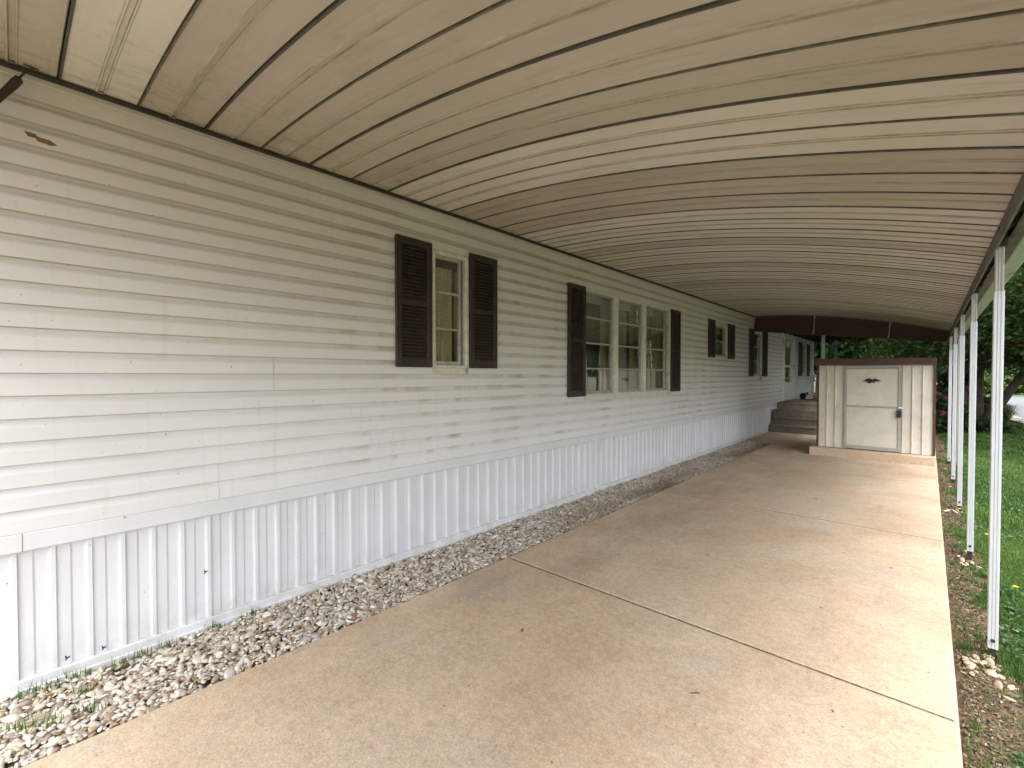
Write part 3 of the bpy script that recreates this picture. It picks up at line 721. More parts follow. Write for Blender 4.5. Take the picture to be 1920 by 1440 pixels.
window(*OPEN[0], [(2.475, 2.79)], 2, [lambda w: wavy(2.44, 2.77, 1.60, 2.49, WX - .11, .012, .05, M['curtain'], 'curtain', w),
                                      lambda w: wavy(2.82, 2.90, 1.60, 2.49, WX - .13, .010, .05, M['drape_tan'], 'curtain', w)])
def blind(y0, y1, z0, z1):
    def f(w):
        m = MB(); zz = z1
        while zz > z0: m.box(WX - .125, WX - .10, y0, y1, zz - .006, zz); zz -= .011
        m.build('blind', M['blind'], w)
    return f
window(*OPEN[1], [(4.835, 5.515), (5.645, 6.36), (6.485, 7.21)], 3,
       [lambda w: wavy(5.40, 5.66, 1.28, 2.56, WX - .12, .015, .07, M['drape_tan'], 'curtain', w), lambda w: wavy(6.23, 6.50, 1.28, 2.56, WX - .12, .015, .07, M['drape_tan'], 'curtain', w),
        lambda w: wavy(5.98, 6.2, 1.28, 2.48, WX - .16, .012, .06, M['drape'], 'curtain', w), lambda w: wavy(6.98, 7.32, 1.28, 2.56, WX - .12, .015, .07, M['drape_tan'], 'curtain', w),
        lambda w: wavy(6.72, 6.98, 1.28, 2.48, WX - .16, .012, .06, M['drape'], 'curtain', w),
        blind(4.82, 5.40, 2.46, 2.57), blind(5.66, 6.23, 2.46, 2.57), blind(6.5, 6.98, 2.46, 2.57)])
window(*OPEN[2], [(9.505, 10.17)], 1, [blind(9.5, 10.2, 2.38, 2.52), lambda w: wavy(9.95, 10.2, 1.9, 2.5, WX - .12, .012, .06, M['drape'], 'curtain', w)])
window(*OPEN[3], [(12.235, 12.90)], 2, [lambda w: wavy(12.2, 12.98, 1.5, 2.58, WX - .13, .014, .08, M['drape'], 'curtain', w)])
window(*OPEN[4], [(17.955, 18.66)], 1, [blind(17.95, 18.7, 2.3, 2.52)])
# flower pot and glass on the inside sill of the big window
# entry door
a, b, z0, z1 = OPEN[5]
m = MB(); m.cbox(WX - .04, WX + .03, a, a + .06, z0, z1); m.cbox(WX - .04, WX + .03, b - .06, b, z0, z1); m.cbox(WX - .04, WX + .031, a + .06, b - .06, z1 - .06, z1)
m.cbox(WX - .02, WX + .012, a + .06, a + .20, z0 + .02, z1 - .06); m.cbox(WX - .02, WX + .012, b - .20, b - .06, z0 + .02, z1 - .06)
m.cbox(WX - .02, WX + .012, a + .20, b - .20, z0 + .02, z0 + .55); m.cbox(WX - .02, WX + .012, a + .20, b - .20, z1 - .20, z1 - .06); m.cbox(WX - .02, WX + .012, a + .20, b - .20, z0 + 1.0, z0 + 1.08)
dr = m.build('door', M['door_white'], home)
m = MB(); m.box(WX - .012, WX - .008, a + .19, b - .19, z0 + .5, z1 - .18); m.build('pane', M['glass'], dr)
m = MB(); m.tube([(WX + .012, b - .13, 1.72), (WX + .06, b - .13, 1.72), (WX + .06, b - .13, 1.84), (WX + .012, b - .13, 1.84)], .008, 6); m.build('handle', M['dark_steel'], dr)
# wall lamp by the door
m = MB(); x, y, zc = WX + .02, 15.28, 2.38
m.cbox(x, x + .02, y - .05, y + .05, zc + .05, zc + .2); m.tube([(x + .02, y, zc + .14), (x + .07, y, zc + .19), (x + .12, y, zc + .16)], .008, 6)
m.tube([(x + .12, y, zc + .17), (x + .12, y, zc + .13), (x + .12, y, zc - .02), (x + .12, y, zc - .05)], [.02, .07, .055, .02], 8)
m.build('wall_lamp', M['alu'], home, smooth=False)
# corner post
for a, b, c, e in ((HY1 - .09, HY1 + .02, .76, 2.93), (HY0 - .02, HY0 + .09, .76, 2.93), (15.32, 15.398, .76, 2.86), (16.722, 16.79, .76, 2.86)):
    m = MB(); m.cbox(WX - .01, WX + .038, a, b, c, e); m.build('corner_trim', M['white_trim'], home)
# white panel leaning below the far window
m = MB(); x = WX + .03
m.cbox(x, x + .02, 16.85, 16.89, .80, 1.44); m.cbox(x, x + .02, 19.8, 19.84, .80, 1.44); m.cbox(x, x + .02, 16.89, 19.8, 1.405, 1.44); m.cbox(x, x + .02, 16.89, 19.8, .80, .835)
tag(m.build('panel_frame', M['door_white']), 'thin white rectangular frame mounted below the farthest window', 'frame')

# ================================================================== CARPORT
cp = thing('carport', 'arched tan metal carport roof on white posts along the mobile home', 'carport', (0, 5, 0))
def arch(x):
    t = x - WX; return 2.955 - .0205 * t - .0425 * t * t
AX = list(np.linspace(WX + .034, .44, 36))
RY0 = -.458 + .163 - .307 * 2     # first joint behind the camera
JOINT0 = .163; PW = .3065
def ceiling_strip(m, prof, end=AX, dirty=()):   # prof: (y, dz)
    vs = []; n = len(prof)
    for x in end: vs += [(x, y, arch(x) + dz) for y, dz in prof]
    k0 = len(m.mi); m.add(vs, [(a*n+i, a*n+i+1, (a+1)*n+i+1, (a+1)*n+i) for a in range(len(end)-1) for i in range(n-1)])
    for q in range(k0, len(m.mi)): m.mi[q] = 1 if (q - k0) % (n-1) in dirty else 0
NFIRST = -4
k_last = int((12.2 - JOINT0) / PW)
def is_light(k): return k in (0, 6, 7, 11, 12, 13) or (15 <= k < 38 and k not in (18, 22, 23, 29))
for k in range(NFIRST, k_last + 1):
    y0 = JOINT0 + k * PW; y1 = y0 + PW if k < k_last else 12.19
    e = .0045; w0 = y0 + e; w1 = y1 - e; c = (y0 + y1) / 2
    dzk = .0015 * math.sin(k * 2.7)
    prof = [(w0, .055), (w0, .004), (w0 + .004, 0), (c - .022, 0), (c - .018, -.0055), (c - .012, -.0055), (c - .008, .005), (c + .009, .005), (c + .012, -.003), (c + .017, -.003), (c + .020, 0), (w1 - .004, 0), (w1, .004), (w1, .055), (w0, .055)]
    prof = [(yy, zz + dzk) for yy, zz in prof]
    m = MB(); ceiling_strip(m, prof, dirty=(3, 5, 7, 9))
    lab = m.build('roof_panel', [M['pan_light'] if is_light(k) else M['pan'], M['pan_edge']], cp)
    # seam: dark gap closed from above and a hanging lip
    m = MB(); s = y1; wide = (k % 2 == 1)
    if k < k_last:
        hw = .0048 if wide else .0035
        ceiling_strip(m, [(s - hw, .03), (s + hw, .03)])
        if wide: ceiling_strip(m, [(s + .0005, .03), (s + .0005, -.004), (s + .011, -.0045), (s + .011, -.0015)])
        else: ceiling_strip(m, [(s - .001, .03), (s - .001, -.004), (s + .0075, -.0045), (s + .0075, -.0015)])
        m.build('roof_seam', M['seam_grey'] if wide else M['seam'], cp)
# ledger against the wall
m = MB()
m.sweep_y([(WX + .031, 2.930), (WX + .052, 2.932), (WX + .052, 2.950), (WX + .048, 2.950), (WX + .048, 2.938), (WX + .031, 2.938)], -1.06, 12.19, close=True, caps=True)
m.box(WX + .031, WX + .044, -1.06, 12.19, 2.940, 3.0)
m.build('ledger', M['ledger'], cp)
for k in range(NFIRST, k_last + 1):
    y = JOINT0 + (k + .5) * PW; m = MB()
    m.cbox(WX + .050, WX + .064, y - .011, y + .011, 2.944, 2.9485, .001); m.build('clip', M['chrome'], cp)  # bright bits painting in daylight that shows through gaps at the rib ends
# eave rail: rolled channel
ze = arch(.24)
m = MB()
rail = [(.290, 2.385), (.272, 2.310), (.250, 2.185), (.253, 2.176), (.262, 2.180), (.275, 2.240), (.288, 2.295), (.325, 2.300), (.330, 2.255), (.318, 2.238), (.306, 2.236), (.318, 2.230), (.356, 2.232), (.356, 2.37)]
m.sweep_y(rail, -1.06, 12.24)
m.build('eave_rail', M['eave'], cp)
yy = -1.0; c0 = None
while yy < 12.1:
    if c0 is None:
        y_0 = yy; m = MB(); m.add([(.262, yy, 2.21), (.262, yy + .035, 2.21), (.320, yy + .035, 2.262), (.320, yy, 2.262), (.268, yy, 2.25), (.268, yy + .035, 2.25), (.318, yy + .035, 2.292), (.318, yy, 2.292)],
                                  [(0, 1, 2, 3), (7, 6, 5, 4), (0, 4, 5, 1), (1, 5, 6, 2), (2, 6, 7, 3), (3, 7, 4, 0)])
        c0 = m.build('rail_clip', M['ledger'], cp)
    else: c = c0.copy(); COL.objects.link(c); c.parent = cp; c.location = (0, yy - y_0, 0)
    yy += PW
m = MB()      # gutter outside the rail
m.sweep_y([(.357, 2.34), (.358, 2.246), (.366, 2.240), (.450, 2.262), (.462, 2.270), (.470, 2.300), (.470, 2.385), (.462, 2.385), (.462, 2.300), (.452, 2.276), (.366, 2.252)], -1.06, 12.22)
m.build('gutter', M['gutter'], cp)
for yy in (1.9, 4.98, 8.1):
    m = MB(); m.sweep_y([(.364, 2.238), (.451, 2.259), (.465, 2.268), (.473, 2.300)], yy, yy + .05); m.build('gutter_joint', M['alu'], cp)
# fluted posts with telescoping sleeves
def fluted(m, cx, cy, w, z0, z1, zs=None):
    h = w / 2; g = w * .10; dp = w * .07; p = []
    for q in range(4):
        a = q * math.pi / 2; base = [(-h + .003, -h), (-h + w*.28, -h), (-h + w*.31, -h + dp), (-h + w*.38, -h + dp), (-h + w*.41, -h), (-h + w*.59, -h), (-h + w*.62, -h + dp), (-h + w*.69, -h + dp), (-h + w*.72, -h), (h - .003, -h)]
        p += [(cx + x*math.cos(a) - y*math.sin(a), cy + x*math.sin(a) + y*math.cos(a)) for x, y in base]
    n = len(p); m.add([(x, y, z0) for x, y in p] + [(x, y, z1) for x, y in p], [(i, (i+1) % n, n+(i+1) % n, n+i) for i in range(n)] + [tuple(range(n)), tuple(range(n, 2*n))[::-1]])
PY = [3.56, 5.41, 7.22, 9.02, 10.9, 1.70, -.14]
ztop = 2.188
post0 = None
for i, py in enumerate(PY):
    if post0 is None:
        m = MB(); fluted(m, .27, py, .041, .03, 1.95)
        post0 = m.build('post', M['post'], cp)
        m = MB(); fluted(m, .27, py, .035, 1.94, ztop); sleeve = m.build('post_sleeve', M['post_top'], post0)
        m = MB(); m.box(.257, .283, py - .012, py + .012, -.05, .06); m.box(.253, .2575, py - .015, py + .015, -.05, .09)
        foot = m.build('post_foot', M['dark_steel'], post0)
        m = MB(); m.tube([(.250, py, .075), (.244, py, .075)], .008, 8); m.tube([(.27, py - .020, .075), (.27, py - .028, .075)], .009, 8)
        m.tube([(.290, py, 1.90), (.298, py, 1.90)], .005, 8); m.tube([(.290, py, 1.80), (.298, py, 1.80)], .005, 8)
        bolt = m.build('bolt', M['dark_steel'], post0)
        m = MB(); m.cbox(.264, .298, py - .03, py + .03, ztop - .002, 2.29); brk = m.build('post_bracket', M['ledger'], post0)
        src = [post0, sleeve, foot, bolt, brk]
    else:
        c = post0.copy(); COL.objects.link(c); c.parent = cp; c.location = (0, py - PY[0], 0)
        for s in src[1:]:
            e = s.copy(); COL.objects.link(e); e.parent = c; e.location = (0, 0, 0)
# end fascia boards under the last pan
def ztop_f(x): return arch(x) - .004
def zbot_f(x): return 2.590 - .1245 * (x - WX)
cuts = [WX + .03, -1.935, -.62, .335]
for i, (a, b) in enumerate(zip(cuts[:-1], cuts[1:])):
    m = MB(); xs_ = np.linspace(a + .003, b - .003, 10); vs = []
    for yy in (12.20, 12.24):
        for x in xs_: vs += [(x, yy, zbot_f(x)), (x, yy, ztop_f(x))]
    n = 20; fs = []
    for s in (0, n):
        fs += [(s+2*i_, s+2*i_+2, s+2*i_+3, s+2*i_+1) for i_ in range(9)]
    fs += [(2*i_, 2*i_+2, n+2*i_+2, n+2*i_) for i_ in range(9)] + [(2*i_+1, 2*i_+3, n+2*i_+3, n+2*i_+1) for i_ in range(9)] + [(0, 1, n+1, n), (18, 19, n+19, n+18)]
    m.add(vs, fs); m.build('end_board', M['brown_wood'], cp)
    x0, x1 = a + .02, a - .02
    m = MB(); zt, zb = ztop_f(a), zbot_f(a)
    m.add([(x0 + .012, 12.193, zt), (x0 - .012 + .02, 12.193, zt - .06), (x0, 12.193, zt - .07), (x0 - .01, 12.193, zb + .12), (x0 - .028, 12.193, zb + .01), (x0 - .046, 12.193, zb + .01), (x0 - .026, 12.193, zb + .13), (x0 - .008, 12.193, zt - .01)], [tuple(range(8))])
    v = m.v[:]; m = MB(); nn = len(v); m.add(v + [(x, y + .004, z_) for x, y, z_ in v], [tuple(range(nn)), tuple(range(nn, 2*nn))[::-1]] + [(q, (q+1) % nn, nn+(q+1) % nn, nn+q) for q in range(nn)])
    m.build('strap', M['alu'], cp)
# downspout behind the posts
m = MB(); m.tube([(.37, 10.3, 2.15), (.36, 10.33, 2.08), (.355, 10.5, .12), (.36, 10.40, .05)], .020, 10)
m.build('downspout', M['pvc'], cp, smooth=True)
# dark hook strap hanging from the first panels at the wall
m = MB()
m.tube([(-3.10, .085, 2.938), (-3.10, .062, 2.925), (-3.10, .030, 2.865)], [.003, .004, .005], 6)
m.tube([(-3.10, .095, 2.936), (-3.10, .045, 2.940)], .004, 6)
m.add([(-3.105, .036, 2.875), (-3.105, .045, 2.855), (-3.105, .030, 2.825), (-3.105, -.068, 2.663), (-3.105, -.176, 2.475), (-3.105, -.194, 2.482), (-3.105, -.084, 2.675), (-3.105, .004, 2.85), (-3.105, .020, 2.875),
       (-3.095, .036, 2.875), (-3.095, .045, 2.855), (-3.095, .030, 2.825), (-3.095, -.068, 2.663), (-3.095, -.176, 2.475), (-3.095, -.194, 2.482), (-3.095, -.084, 2.675), (-3.095, .004, 2.85), (-3.095, .020, 2.875)],
      [tuple(range(9)), tuple(range(9, 18))[::-1]] + [(i, (i+1) % 9, 9+(i+1) % 9, 9+i) for i in range(9)])
tag(m.build('hook', M['dark_steel']), 'dark metal hook strap hanging from the ceiling panel at the wall', 'hook')

# ================================================================== STEPS, PORCH
m = MB()
for i in range(4):
    y0 = 13.7 + .30 * i; zt = .19 * (i + 1)
    y1 = y0 + .30 if i < 3 else 17.2
    m.cbox(WX + .03, -2.10 - .012 * i, y0, y1 + (.02 if i < 3 else 0), 0 if i == 0 else .19 * i - .012, zt - .045, .004)
    m.cbox(WX + .03, -2.085 - .012 * i, y0 - .02, y1 + (.02 if i < 3 else 0), zt - .045, zt, .010)
m.box(WX + .05, -2.16, 14.02, 17.1, 0, .58)
tag(m.build('concrete_steps', M['step'], origin=(-2.6, 13.7, 0)), 'flight of four brown-grey concrete steps up to the entry door', 'steps')
m = MB(); x, y = -2.95, 16.9
m.tube([(x, y, .76), (x, y, .86), (x, y, .90), (x, y, .94), (x, y, .97)], [.07, .09, .10, .06, .02], 10)
m.tube([(x + .05, y, .92), (x + .12, y + .02, .97), (x + .13, y + .02, .90)], [.02, .025, .03], 8)
tag(m.build('watering_can', M['black']), 'small dark rounded can on the step landing by the wall', 'can')
pr = thing('porch_roof', 'dark porch roof on slim white posts beyond the carport end', 'porch roof', (-2.4, 16.3, 0))
m = MB(); m.box(WX + .04, -1.3, 12.34, 20.6, 2.78, 2.90); m.box(-1.30, -1.26, 12.30, 20.6, 2.70, 2.94); m.box(WX + .04, -1.3, 12.30, 12.34, 2.75, 2.94)
for q in range(1, 14): m.box(WX + .04, -1.3, 12.3 + .6 * q, 12.34 + .6 * q, 2.74, 2.779)
m.build('roof_panel', M['porch_dark'], pr)
m = MB(); fluted(m, -2.34, 16.3, .085, .0, 2.77); m.build('post', M['post'], pr)
m = MB(); fluted(m, -2.49, 20.0, .085, .0, 2.77); m.build('post', M['post'], pr)
rl = thing('deck_railing', 'red-brown wooden deck railing just past the far corner of the home', 'railing', (-2.6, 20.3, 0))
m = MB(); m.cbox(-3.3, -1.4, 20.28, 20.42, 1.48, 1.52); m.build('rail', M['redwood'], rl)
m = MB(); m.cbox(-3.3, -1.4, 20.32, 20.38, .80, .88); m.cbox(-3.3, -1.4, 20.30, 22.5, .60, .78); m.build('deck_board', M['redwood'], rl)
b0 = None
for i in range(13):
    if b0 is None: m = MB(); m.cbox(-3.24, -3.20, 20.33, 20.37, .882, 1.478); b0 = m.build('baluster', M['redwood'], rl)
    else: c = b0.copy(); COL.objects.link(c); c.parent = rl; c.location = (.14 * i, 0, 0)

# ================================================================== SHED
sh = thing('shed', 'low cream metal storage shed with brown trim at the end of the drive', 'shed', (-.74, 10.45, 0))
SX0, SX1, SY, SY1 = -1.56, .075, 10.45, 11.95; SZ0, SZ1 = .155, 1.70
def ribbed_front(m, a, b, ribs):
    pts = [(a, 0)]
    for r_ in ribs: pts += [(r_ - .012, 0), (r_ - .004, -.020), (r_ + .006, -.020), (r_ + .012, 0)]
    pts.append((b, 0)); vs = []
    for x, dy in pts: vs += [(x, SY + dy, SZ0), (x, SY + dy, SZ1)]
    m.add(vs, [(2*i, 2*i+2, 2*i+3, 2*i+1) for i in range(len(pts)-1)])
m = MB(); ribbed_front(m, SX0, -1.17, [-1.43, -1.30]); ribbed_front(m, -.345, SX1, [-.21, -.075])
m.box(SX0 + .005, SX1 - .005, SY + .03, SY1, SZ0, SZ1)
for i in range(7):
    yy = SY + .15 + i * .19; m.box(SX1 - .006, SX1 + .008, yy, yy + .02, SZ0, SZ1); m.box(SX0 - .008, SX0 + .006, yy, yy + .02, SZ0, SZ1)
m.build('wall', M['shed'], sh)
m = MB(); m.add([(SX0 - .06, SY - .05, 1.825), (SX1 + .02, SY - .05, 1.805), (SX1 + .02, SY1 + .06, 1.79), (SX0 - .06, SY1 + .06, 1.81),
                 (SX0 - .06, SY - .05, 1.70), (SX1 + .02, SY - .05, 1.69), (SX1 + .02, SY1 + .06, 1.69), (SX0 - .06, SY1 + .06, 1.70)],
                [(0, 1, 2, 3), (7, 6, 5, 4), (0, 4, 5, 1), (1, 5, 6, 2), (2, 6, 7, 3), (3, 7, 4, 0)])
m.build('roof', M['brown_trim'], sh)
for x0, x1 in ((SX0 - .030, SX0 + .004), (SX1 - .016, SX1 + .015)):
    m = MB(); m.cbox(x0, x1, SY - .03, SY + .06, SZ0, 1.695); m.build('corner_trim', M['brown_trim'], sh)
m = MB(); dy = SY - .022
dx0, dx1, dz0, dz1 = -1.165, -.350, .165, 1.69
m.box(dx0 + .04, dx1 - .045, dy + .005, dy + .02, dz0 + .06, dz1 - .06)
dr = m.build('door', M['shed_door'], sh)
m = MB(); fw = .045
m.cbox(dx0, dx0 + fw, dy - .01, dy + .02, dz0, dz1); m.cbox(dx1 - fw, dx1, dy - .01, dy + .02, dz0, dz1)
m.cbox(dx0 + fw, dx1 - fw, dy - .009, dy + .02, dz1 - fw, dz1 - .001); m.cbox(dx0 + fw, dx1 - fw, dy - .009, dy + .02, dz0 + .001, dz0 + .065)
m.cbox(dx0 + fw, dx1 - fw, dy - .006, dy + .01, .930, .962)
m.build('door_frame', M['shed_frame'], dr)
m = MB(); m.cbox(dx1 + .004, dx1 + .014, dy - .002, dy + .02, dz0, dz1); m.build('door_jamb', M['shed_frame'], sh)
m = MB(); m.cbox(dx1 - .04, dx1 + .03, dy - .017, dy - .011, .93, .965); m.build('hasp', M['chrome'], dr)
# spread-wing bird ornament
E2 = [(-.140, -.012), (-.118, -.004), (-.095, .010), (-.075, .024), (-.055, .032), (-.030, .034), (-.008, .030), (.004, .018), (.012, .008), (.018, .018), (.030, .028), (.050, .030), (.075, .024), (.100, .012), (.122, .003), (.140, -.002),
      (.118, -.009), (.095, -.008), (.075, -.012), (.055, -.011), (.038, -.016), (.048, -.028), (.040, -.034), (.022, -.026), (.006, -.024), (-.012, -.034), (-.034, -.038), (-.040, -.031), (-.064, -.031), (-.072, -.020), (-.052, -.016), (-.066, -.008), (-.090, -.012), (-.108, -.010)]
m = MB(); cx, cz = -.765, 1.415; n = len(E2)
m.add([(cx + a, dy - .006, cz + b * 1.3) for a, b in E2] + [(cx + a, dy + .004, cz + b * 1.3) for a, b in E2], [tuple(range(n)), tuple(range(n, 2*n))[::-1]] + [(i, (i+1) % n, n+(i+1) % n, n+i) for i in range(n)])
m.build('ornament', M['black'], dr)
lb = thing('lockbox', 'small blue-black key lockbox hanging on the shed door edge', 'lockbox', (-.375, dy - .04, .80))
m = MB(); m.cbox(-.412, -.345, dy - .05, dy - .016, .775, .90, .008); m.build('body', M['lock'], lb)
m = MB(); m.tube([(-.398, dy - .033, .895), (-.398, dy - .033, .930), (-.39, dy - .033, .945), (-.367, dy - .033, .945), (-.359, dy - .033, .930), (-.359, dy - .033, .895)], .006, 8); m.build('shackle', M['chrome'], lb, smooth=True)
m = MB(); m.cbox(-.395, -.362, dy - .053, dy - .0495, .80, .87, .001); m.build('dial', M['black'], lb)
m = MB(); m.cbox(-1.68, .085, 10.25, SY - .0, -.01, .150, .012); m.box(-1.62, .080, SY + .001, SY1 + .02, -.01, .148)
tag(m.build('concrete_sill', M['concrete'], origin=(-.8, 10.25, 0)), 'raised tan concrete sill under the front of the shed', 'sill')

# fallen bits on the drive
DL = [((-1.19, 1.16), 'dark curled dry leaf on the near slab, leftmost of a close pair', .02), ((-1.145, 1.13), 'thin dry twig bit beside the curled leaf on the near slab', .012), ((-.62, 1.62), 'small round brown seed on the near slab', .012), ((-.80, 2.15), 'long thin dark twig on the near slab before the joint', .05),
      ((-1.35, 3.9), 'dark leaf fleck on the middle slab near the stained patch', .03), ((-.50, 3.5), 'tiny dry leaf on the middle slab just past the first joint', .02), ((-.35, 1.9), 'brown dry leaf on the near slab right of the twig', .02), ((-1.75, 2.0), 'dry leaf near the pebble edge on the near slab', .024),
      ((-1.9, 3.4), 'dry leaf near the pebble edge past the first joint', .022), ((-.2, 4.6), 'small dry leaf on the middle slab near the post side', .022), ((-1.0, 6.6), 'dry leaf fleck on the third slab', .03), ((-.30, 2.45), 'dark seed beside the first joint toward the posts', .012)]
for (x, y), lab, s in DL:
    s *= .7
    a = rng.uniform(0, 6.28); c_, s_ = math.cos(a), math.sin(a); m = MB()
    def P(u, v, z_): return (x + (u*c_ - v*s_) * s, y + (u*s_ + v*c_) * s, z_)
    w_ = .12 if 'twig' in lab else .45
    m.add([P(-1, 0, .001), P(-.4, -w_, .004), P(.4, -w_, .003), P(1, 0, .006), P(.4, w_, .004), P(-.4, w_, .003), P(-.1, 0, .001 + s*.15), P(-1, 0, .0022)], [(0, 1, 6), (1, 2, 6), (2, 3, 6), (3, 4, 6), (4, 5, 6), (5, 0, 6)])
    tag(m.build('twig' if 'twig' in lab else ('seed' if 'seed' in lab else 'dry_leaf'), M['dry']), lab, 'twig' if 'twig' in lab else ('seed' if 'seed' in lab else 'leaf'), 'bits of debris on the drive')
m = MB(); pts = [(.34 + .07*math.cos(t), 2.62 + .10*math.sin(t), .012 + .01*math.sin(2*t)) for t in np.linspace(-1.6, 1.3, 9)]
m.tube(pts, .0035, 5); tag(m.build('straw', paint('pale_straw', (.5, .45, .25), .7)), 'curved pale dry straw lying on grass near the slab edge', 'straw')

# ================================================================== TREES AND BUSHES
def crown_points(c, r, k, seed, shell=.45, low_cut=None, lumps=9):
    rg = np.random.default_rng(seed); L = rg.normal(0, 1, (lumps, 3)); L /= np.linalg.norm(L, axis=1)[:, None]
    d_ = rg.normal(0, 1, (k*2, 3)); d_ /= np.linalg.norm(d_, axis=1)[:, None]
    bulge = 1 + .22 * np.max(np.clip((d_ @ L.T - .72) * 4, 0, 1), axis=1) - .12
    rad = (shell + (1 - shell) * rg.uniform(0, 1, k*2) ** .6) * bulge
    P = np.asarray(c) + d_ * rad[:, None] * np.asarray(r)
    if low_cut is not None: P = P[P[:, 2] > low_cut + .35 * np.sin(P[:, 0]*1.7) + .3 * np.sin(P[:, 1]*1.3)]
    return P[:k]
def tree(name, label, base, stems, c, r, nclump, per, size, mat, seed, group=None, low=None, spread=.28, cat='tree', tone=(.2, .75), hot=.0, trunk_r=.16):
    t = thing(name, label, cat, base, group); rg = np.random.default_rng(seed + 99)
    P = crown_points(c, r, nclump, seed, low_cut=low)
    m = MB(); bx, by, bz = base
    for (tx, ty, tz, r0) in stems:
        mid = ((bx*.5 + tx*.5) + rg.normal(0, .05), by*.5 + ty*.5, bz + (tz - bz) * .42)
        m.tube([(bx + (tx-bx)*.03, by + (ty-by)*.03, bz - .1), (bx + (tx-bx)*.08, by + (ty-by)*.08, bz + .12), mid, (tx, ty, tz)], [r0 * 1.5, r0 * 1.1, r0 * .85, r0 * .6], 10)
        idx = np.argsort(np.linalg.norm(P - np.array([tx, ty, tz]), axis=1))
        for j in idx[rg.integers(0, len(idx), 16)]:
            q = P[j]; mm = (np.array([tx, ty, tz]) * .5 + q * .5) + rg.normal(0, .15, 3) + (0, 0, .15)
            m.tube([(tx, ty, tz - .05), tuple(mm), tuple(q)], [r0 * .42, r0 * .22, .012], 6)
    m.build('trunk', M['bark'], t, smooth=True)
    tc = rg.uniform(*tone, len(P)); 
    if hot: tc[rg.uniform(0, 1, len(P)) < hot] = .95
    V, F, T = leafcloud(P, per, spread, size, .6, tc)
    np_mesh('crown', V, F, M[mat], T, t); return t
tree('tree', 'large green crab apple tree with leaning twin trunk on the lawn by the street', (1.0, 17.9, -.03), [(.55, 18.0, 1.6, .17), (1.95, 18.4, 1.75, .13), (1.1, 18.9, 2.2, .12)], (1.75, 18.4, 4.3), (3.7, 4.0, 3.2), 600, 165, .075, 'leaf', 1, low=2.0, spread=.24, hot=.10)
tree('tree', 'green tree with low boughs overhanging the shed roof from behind', (-.3, 24.5, -.03), [(-.2, 24.5, 2.2, .14), (-.8, 24.8, 2.4, .12)], (.0, 24.5, 4.2), (2.7, 2.6, 2.9), 430, 140, .082, 'leaf', 2, low=1.75, spread=.24, hot=.06)
tree('tree', 'bright leafy tree overhanging the lawn at the right frame edge', (4.6, 13.2, -.03), [(4.4, 13.2, 2.2, .16), (5.0, 13.6, 2.4, .13)], (4.3, 13.6, 4.5), (3.0, 2.9, 2.6), 480, 140, .075, 'leaf', 3, low=2.3, spread=.23, hot=.04)
BG = [(-9.5, 34, 5.5, 'leaf_dark', 'dark shade tree far behind the deck railing'), (-4.6, 31, 5.0, 'leaf_dark', 'dark tree behind the two slim porch posts'), (-.2, 33, 5.2, 'leaf_dark', 'dark tree far behind the middle of the shed'),
      (3.2, 62, 7.0, 'leaf', 'tall green tree across the street straight beyond the kerb'), (10, 66, 7.5, 'leaf', 'tall green tree across the street right of the others'), (-8, 60, 8, 'leaf_dark', 'tall dark tree farthest back behind the white house'),
      (17, 8, 4.5, 'leaf', 'round tree across the side street nearest the drive'), (24, 28, 6.5, 'leaf_dark', 'big dark tree reflected in the large triple window'), (33, 14, 7, 'leaf', 'broad green tree far to the right of the lawn'), (20, 45, 7, 'leaf_dark', 'dark tree on the far side of the wide street bend')]
for i, (x, y, rr, mt, lab) in enumerate(BG):
    tree('tree', lab, (x, y, -.05), [(x, y, rr * .45, rr * .04)], (x, y, rr * .85), (rr * .62, rr * .6, rr * .62), 260, 60, .05 * rr + .02, mt, 20 + i, 'trees beyond the street and the home', low=2.5 if i < 3 else 1.6, spread=.085 * rr + .05)
def bush(name, label, c, r, k, per, size, mat, seed, fl=None, flmat='petal', nfl=0, group=None, cat='bush'):
    t = thing(name, label, cat, (c[0], c[1], -.03), group)
    P = crown_points((c[0], c[1], r[2] * .9), r, k, seed, shell=.35, low_cut=-.5); P[:, 2] = np.maximum(P[:, 2], .03)
    V, F, T = leafcloud(P, per, .09, size, .5); np_mesh('foliage', V, F, M[mat], T, t)
    if nfl:
        rg = np.random.default_rng(seed + 5); d_ = rg.normal(0, 1, (nfl, 3)); d_ /= np.linalg.norm(d_, axis=1)[:, None]; d_[:, 1] = -np.abs(d_[:, 1]); d_[:, 2] = np.abs(d_[:, 2]) * .9 - .15
        Q = np.array([c[0], c[1], r[2] * .9]) + d_ * np.asarray(r) * 1.02
        for q in Q:
            V, F, T = leafcloud(q[None], 34, .030, .05, .3, elong=1.1); np_mesh('flower_head', V, F, M[flmat], T, t)
    m = MB()
    for q in range(5):
        a = q * 1.26; m.tube([(c[0], c[1], -.05), (c[0] + .12*math.cos(a), c[1] + .12*math.sin(a), r[2]*.5), (c[0] + r[0]*.5*math.cos(a), c[1] + r[1]*.5*math.sin(a), r[2]*1.1)], [.025, .018, .008], 6)
    m.build('stem', M['bark'], t, smooth=True); return t
bush('rhododendron', 'dark bush with magenta flowers just right of the shed', (.30, 17.0, 0), (.55, .5, .62), 90, 40, .085, 'leaf_dark', 51, nfl=16, group='flowering bushes')
bush('rhododendron', 'low bush with pink and red flowers behind the leaning trunk', (1.12, 21.4, 0), (.5, .45, .45), 60, 40, .085, 'leaf', 52, flmat='petal_red', nfl=20, group='flowering bushes')
bush('rhododendron', 'small pink-flowered bush between the shed and the tree trunk, half hidden by posts', (.65, 21.0, 0), (.6, .5, .95), 90, 40, .085, 'leaf_dark', 53, nfl=14, group='flowering bushes')
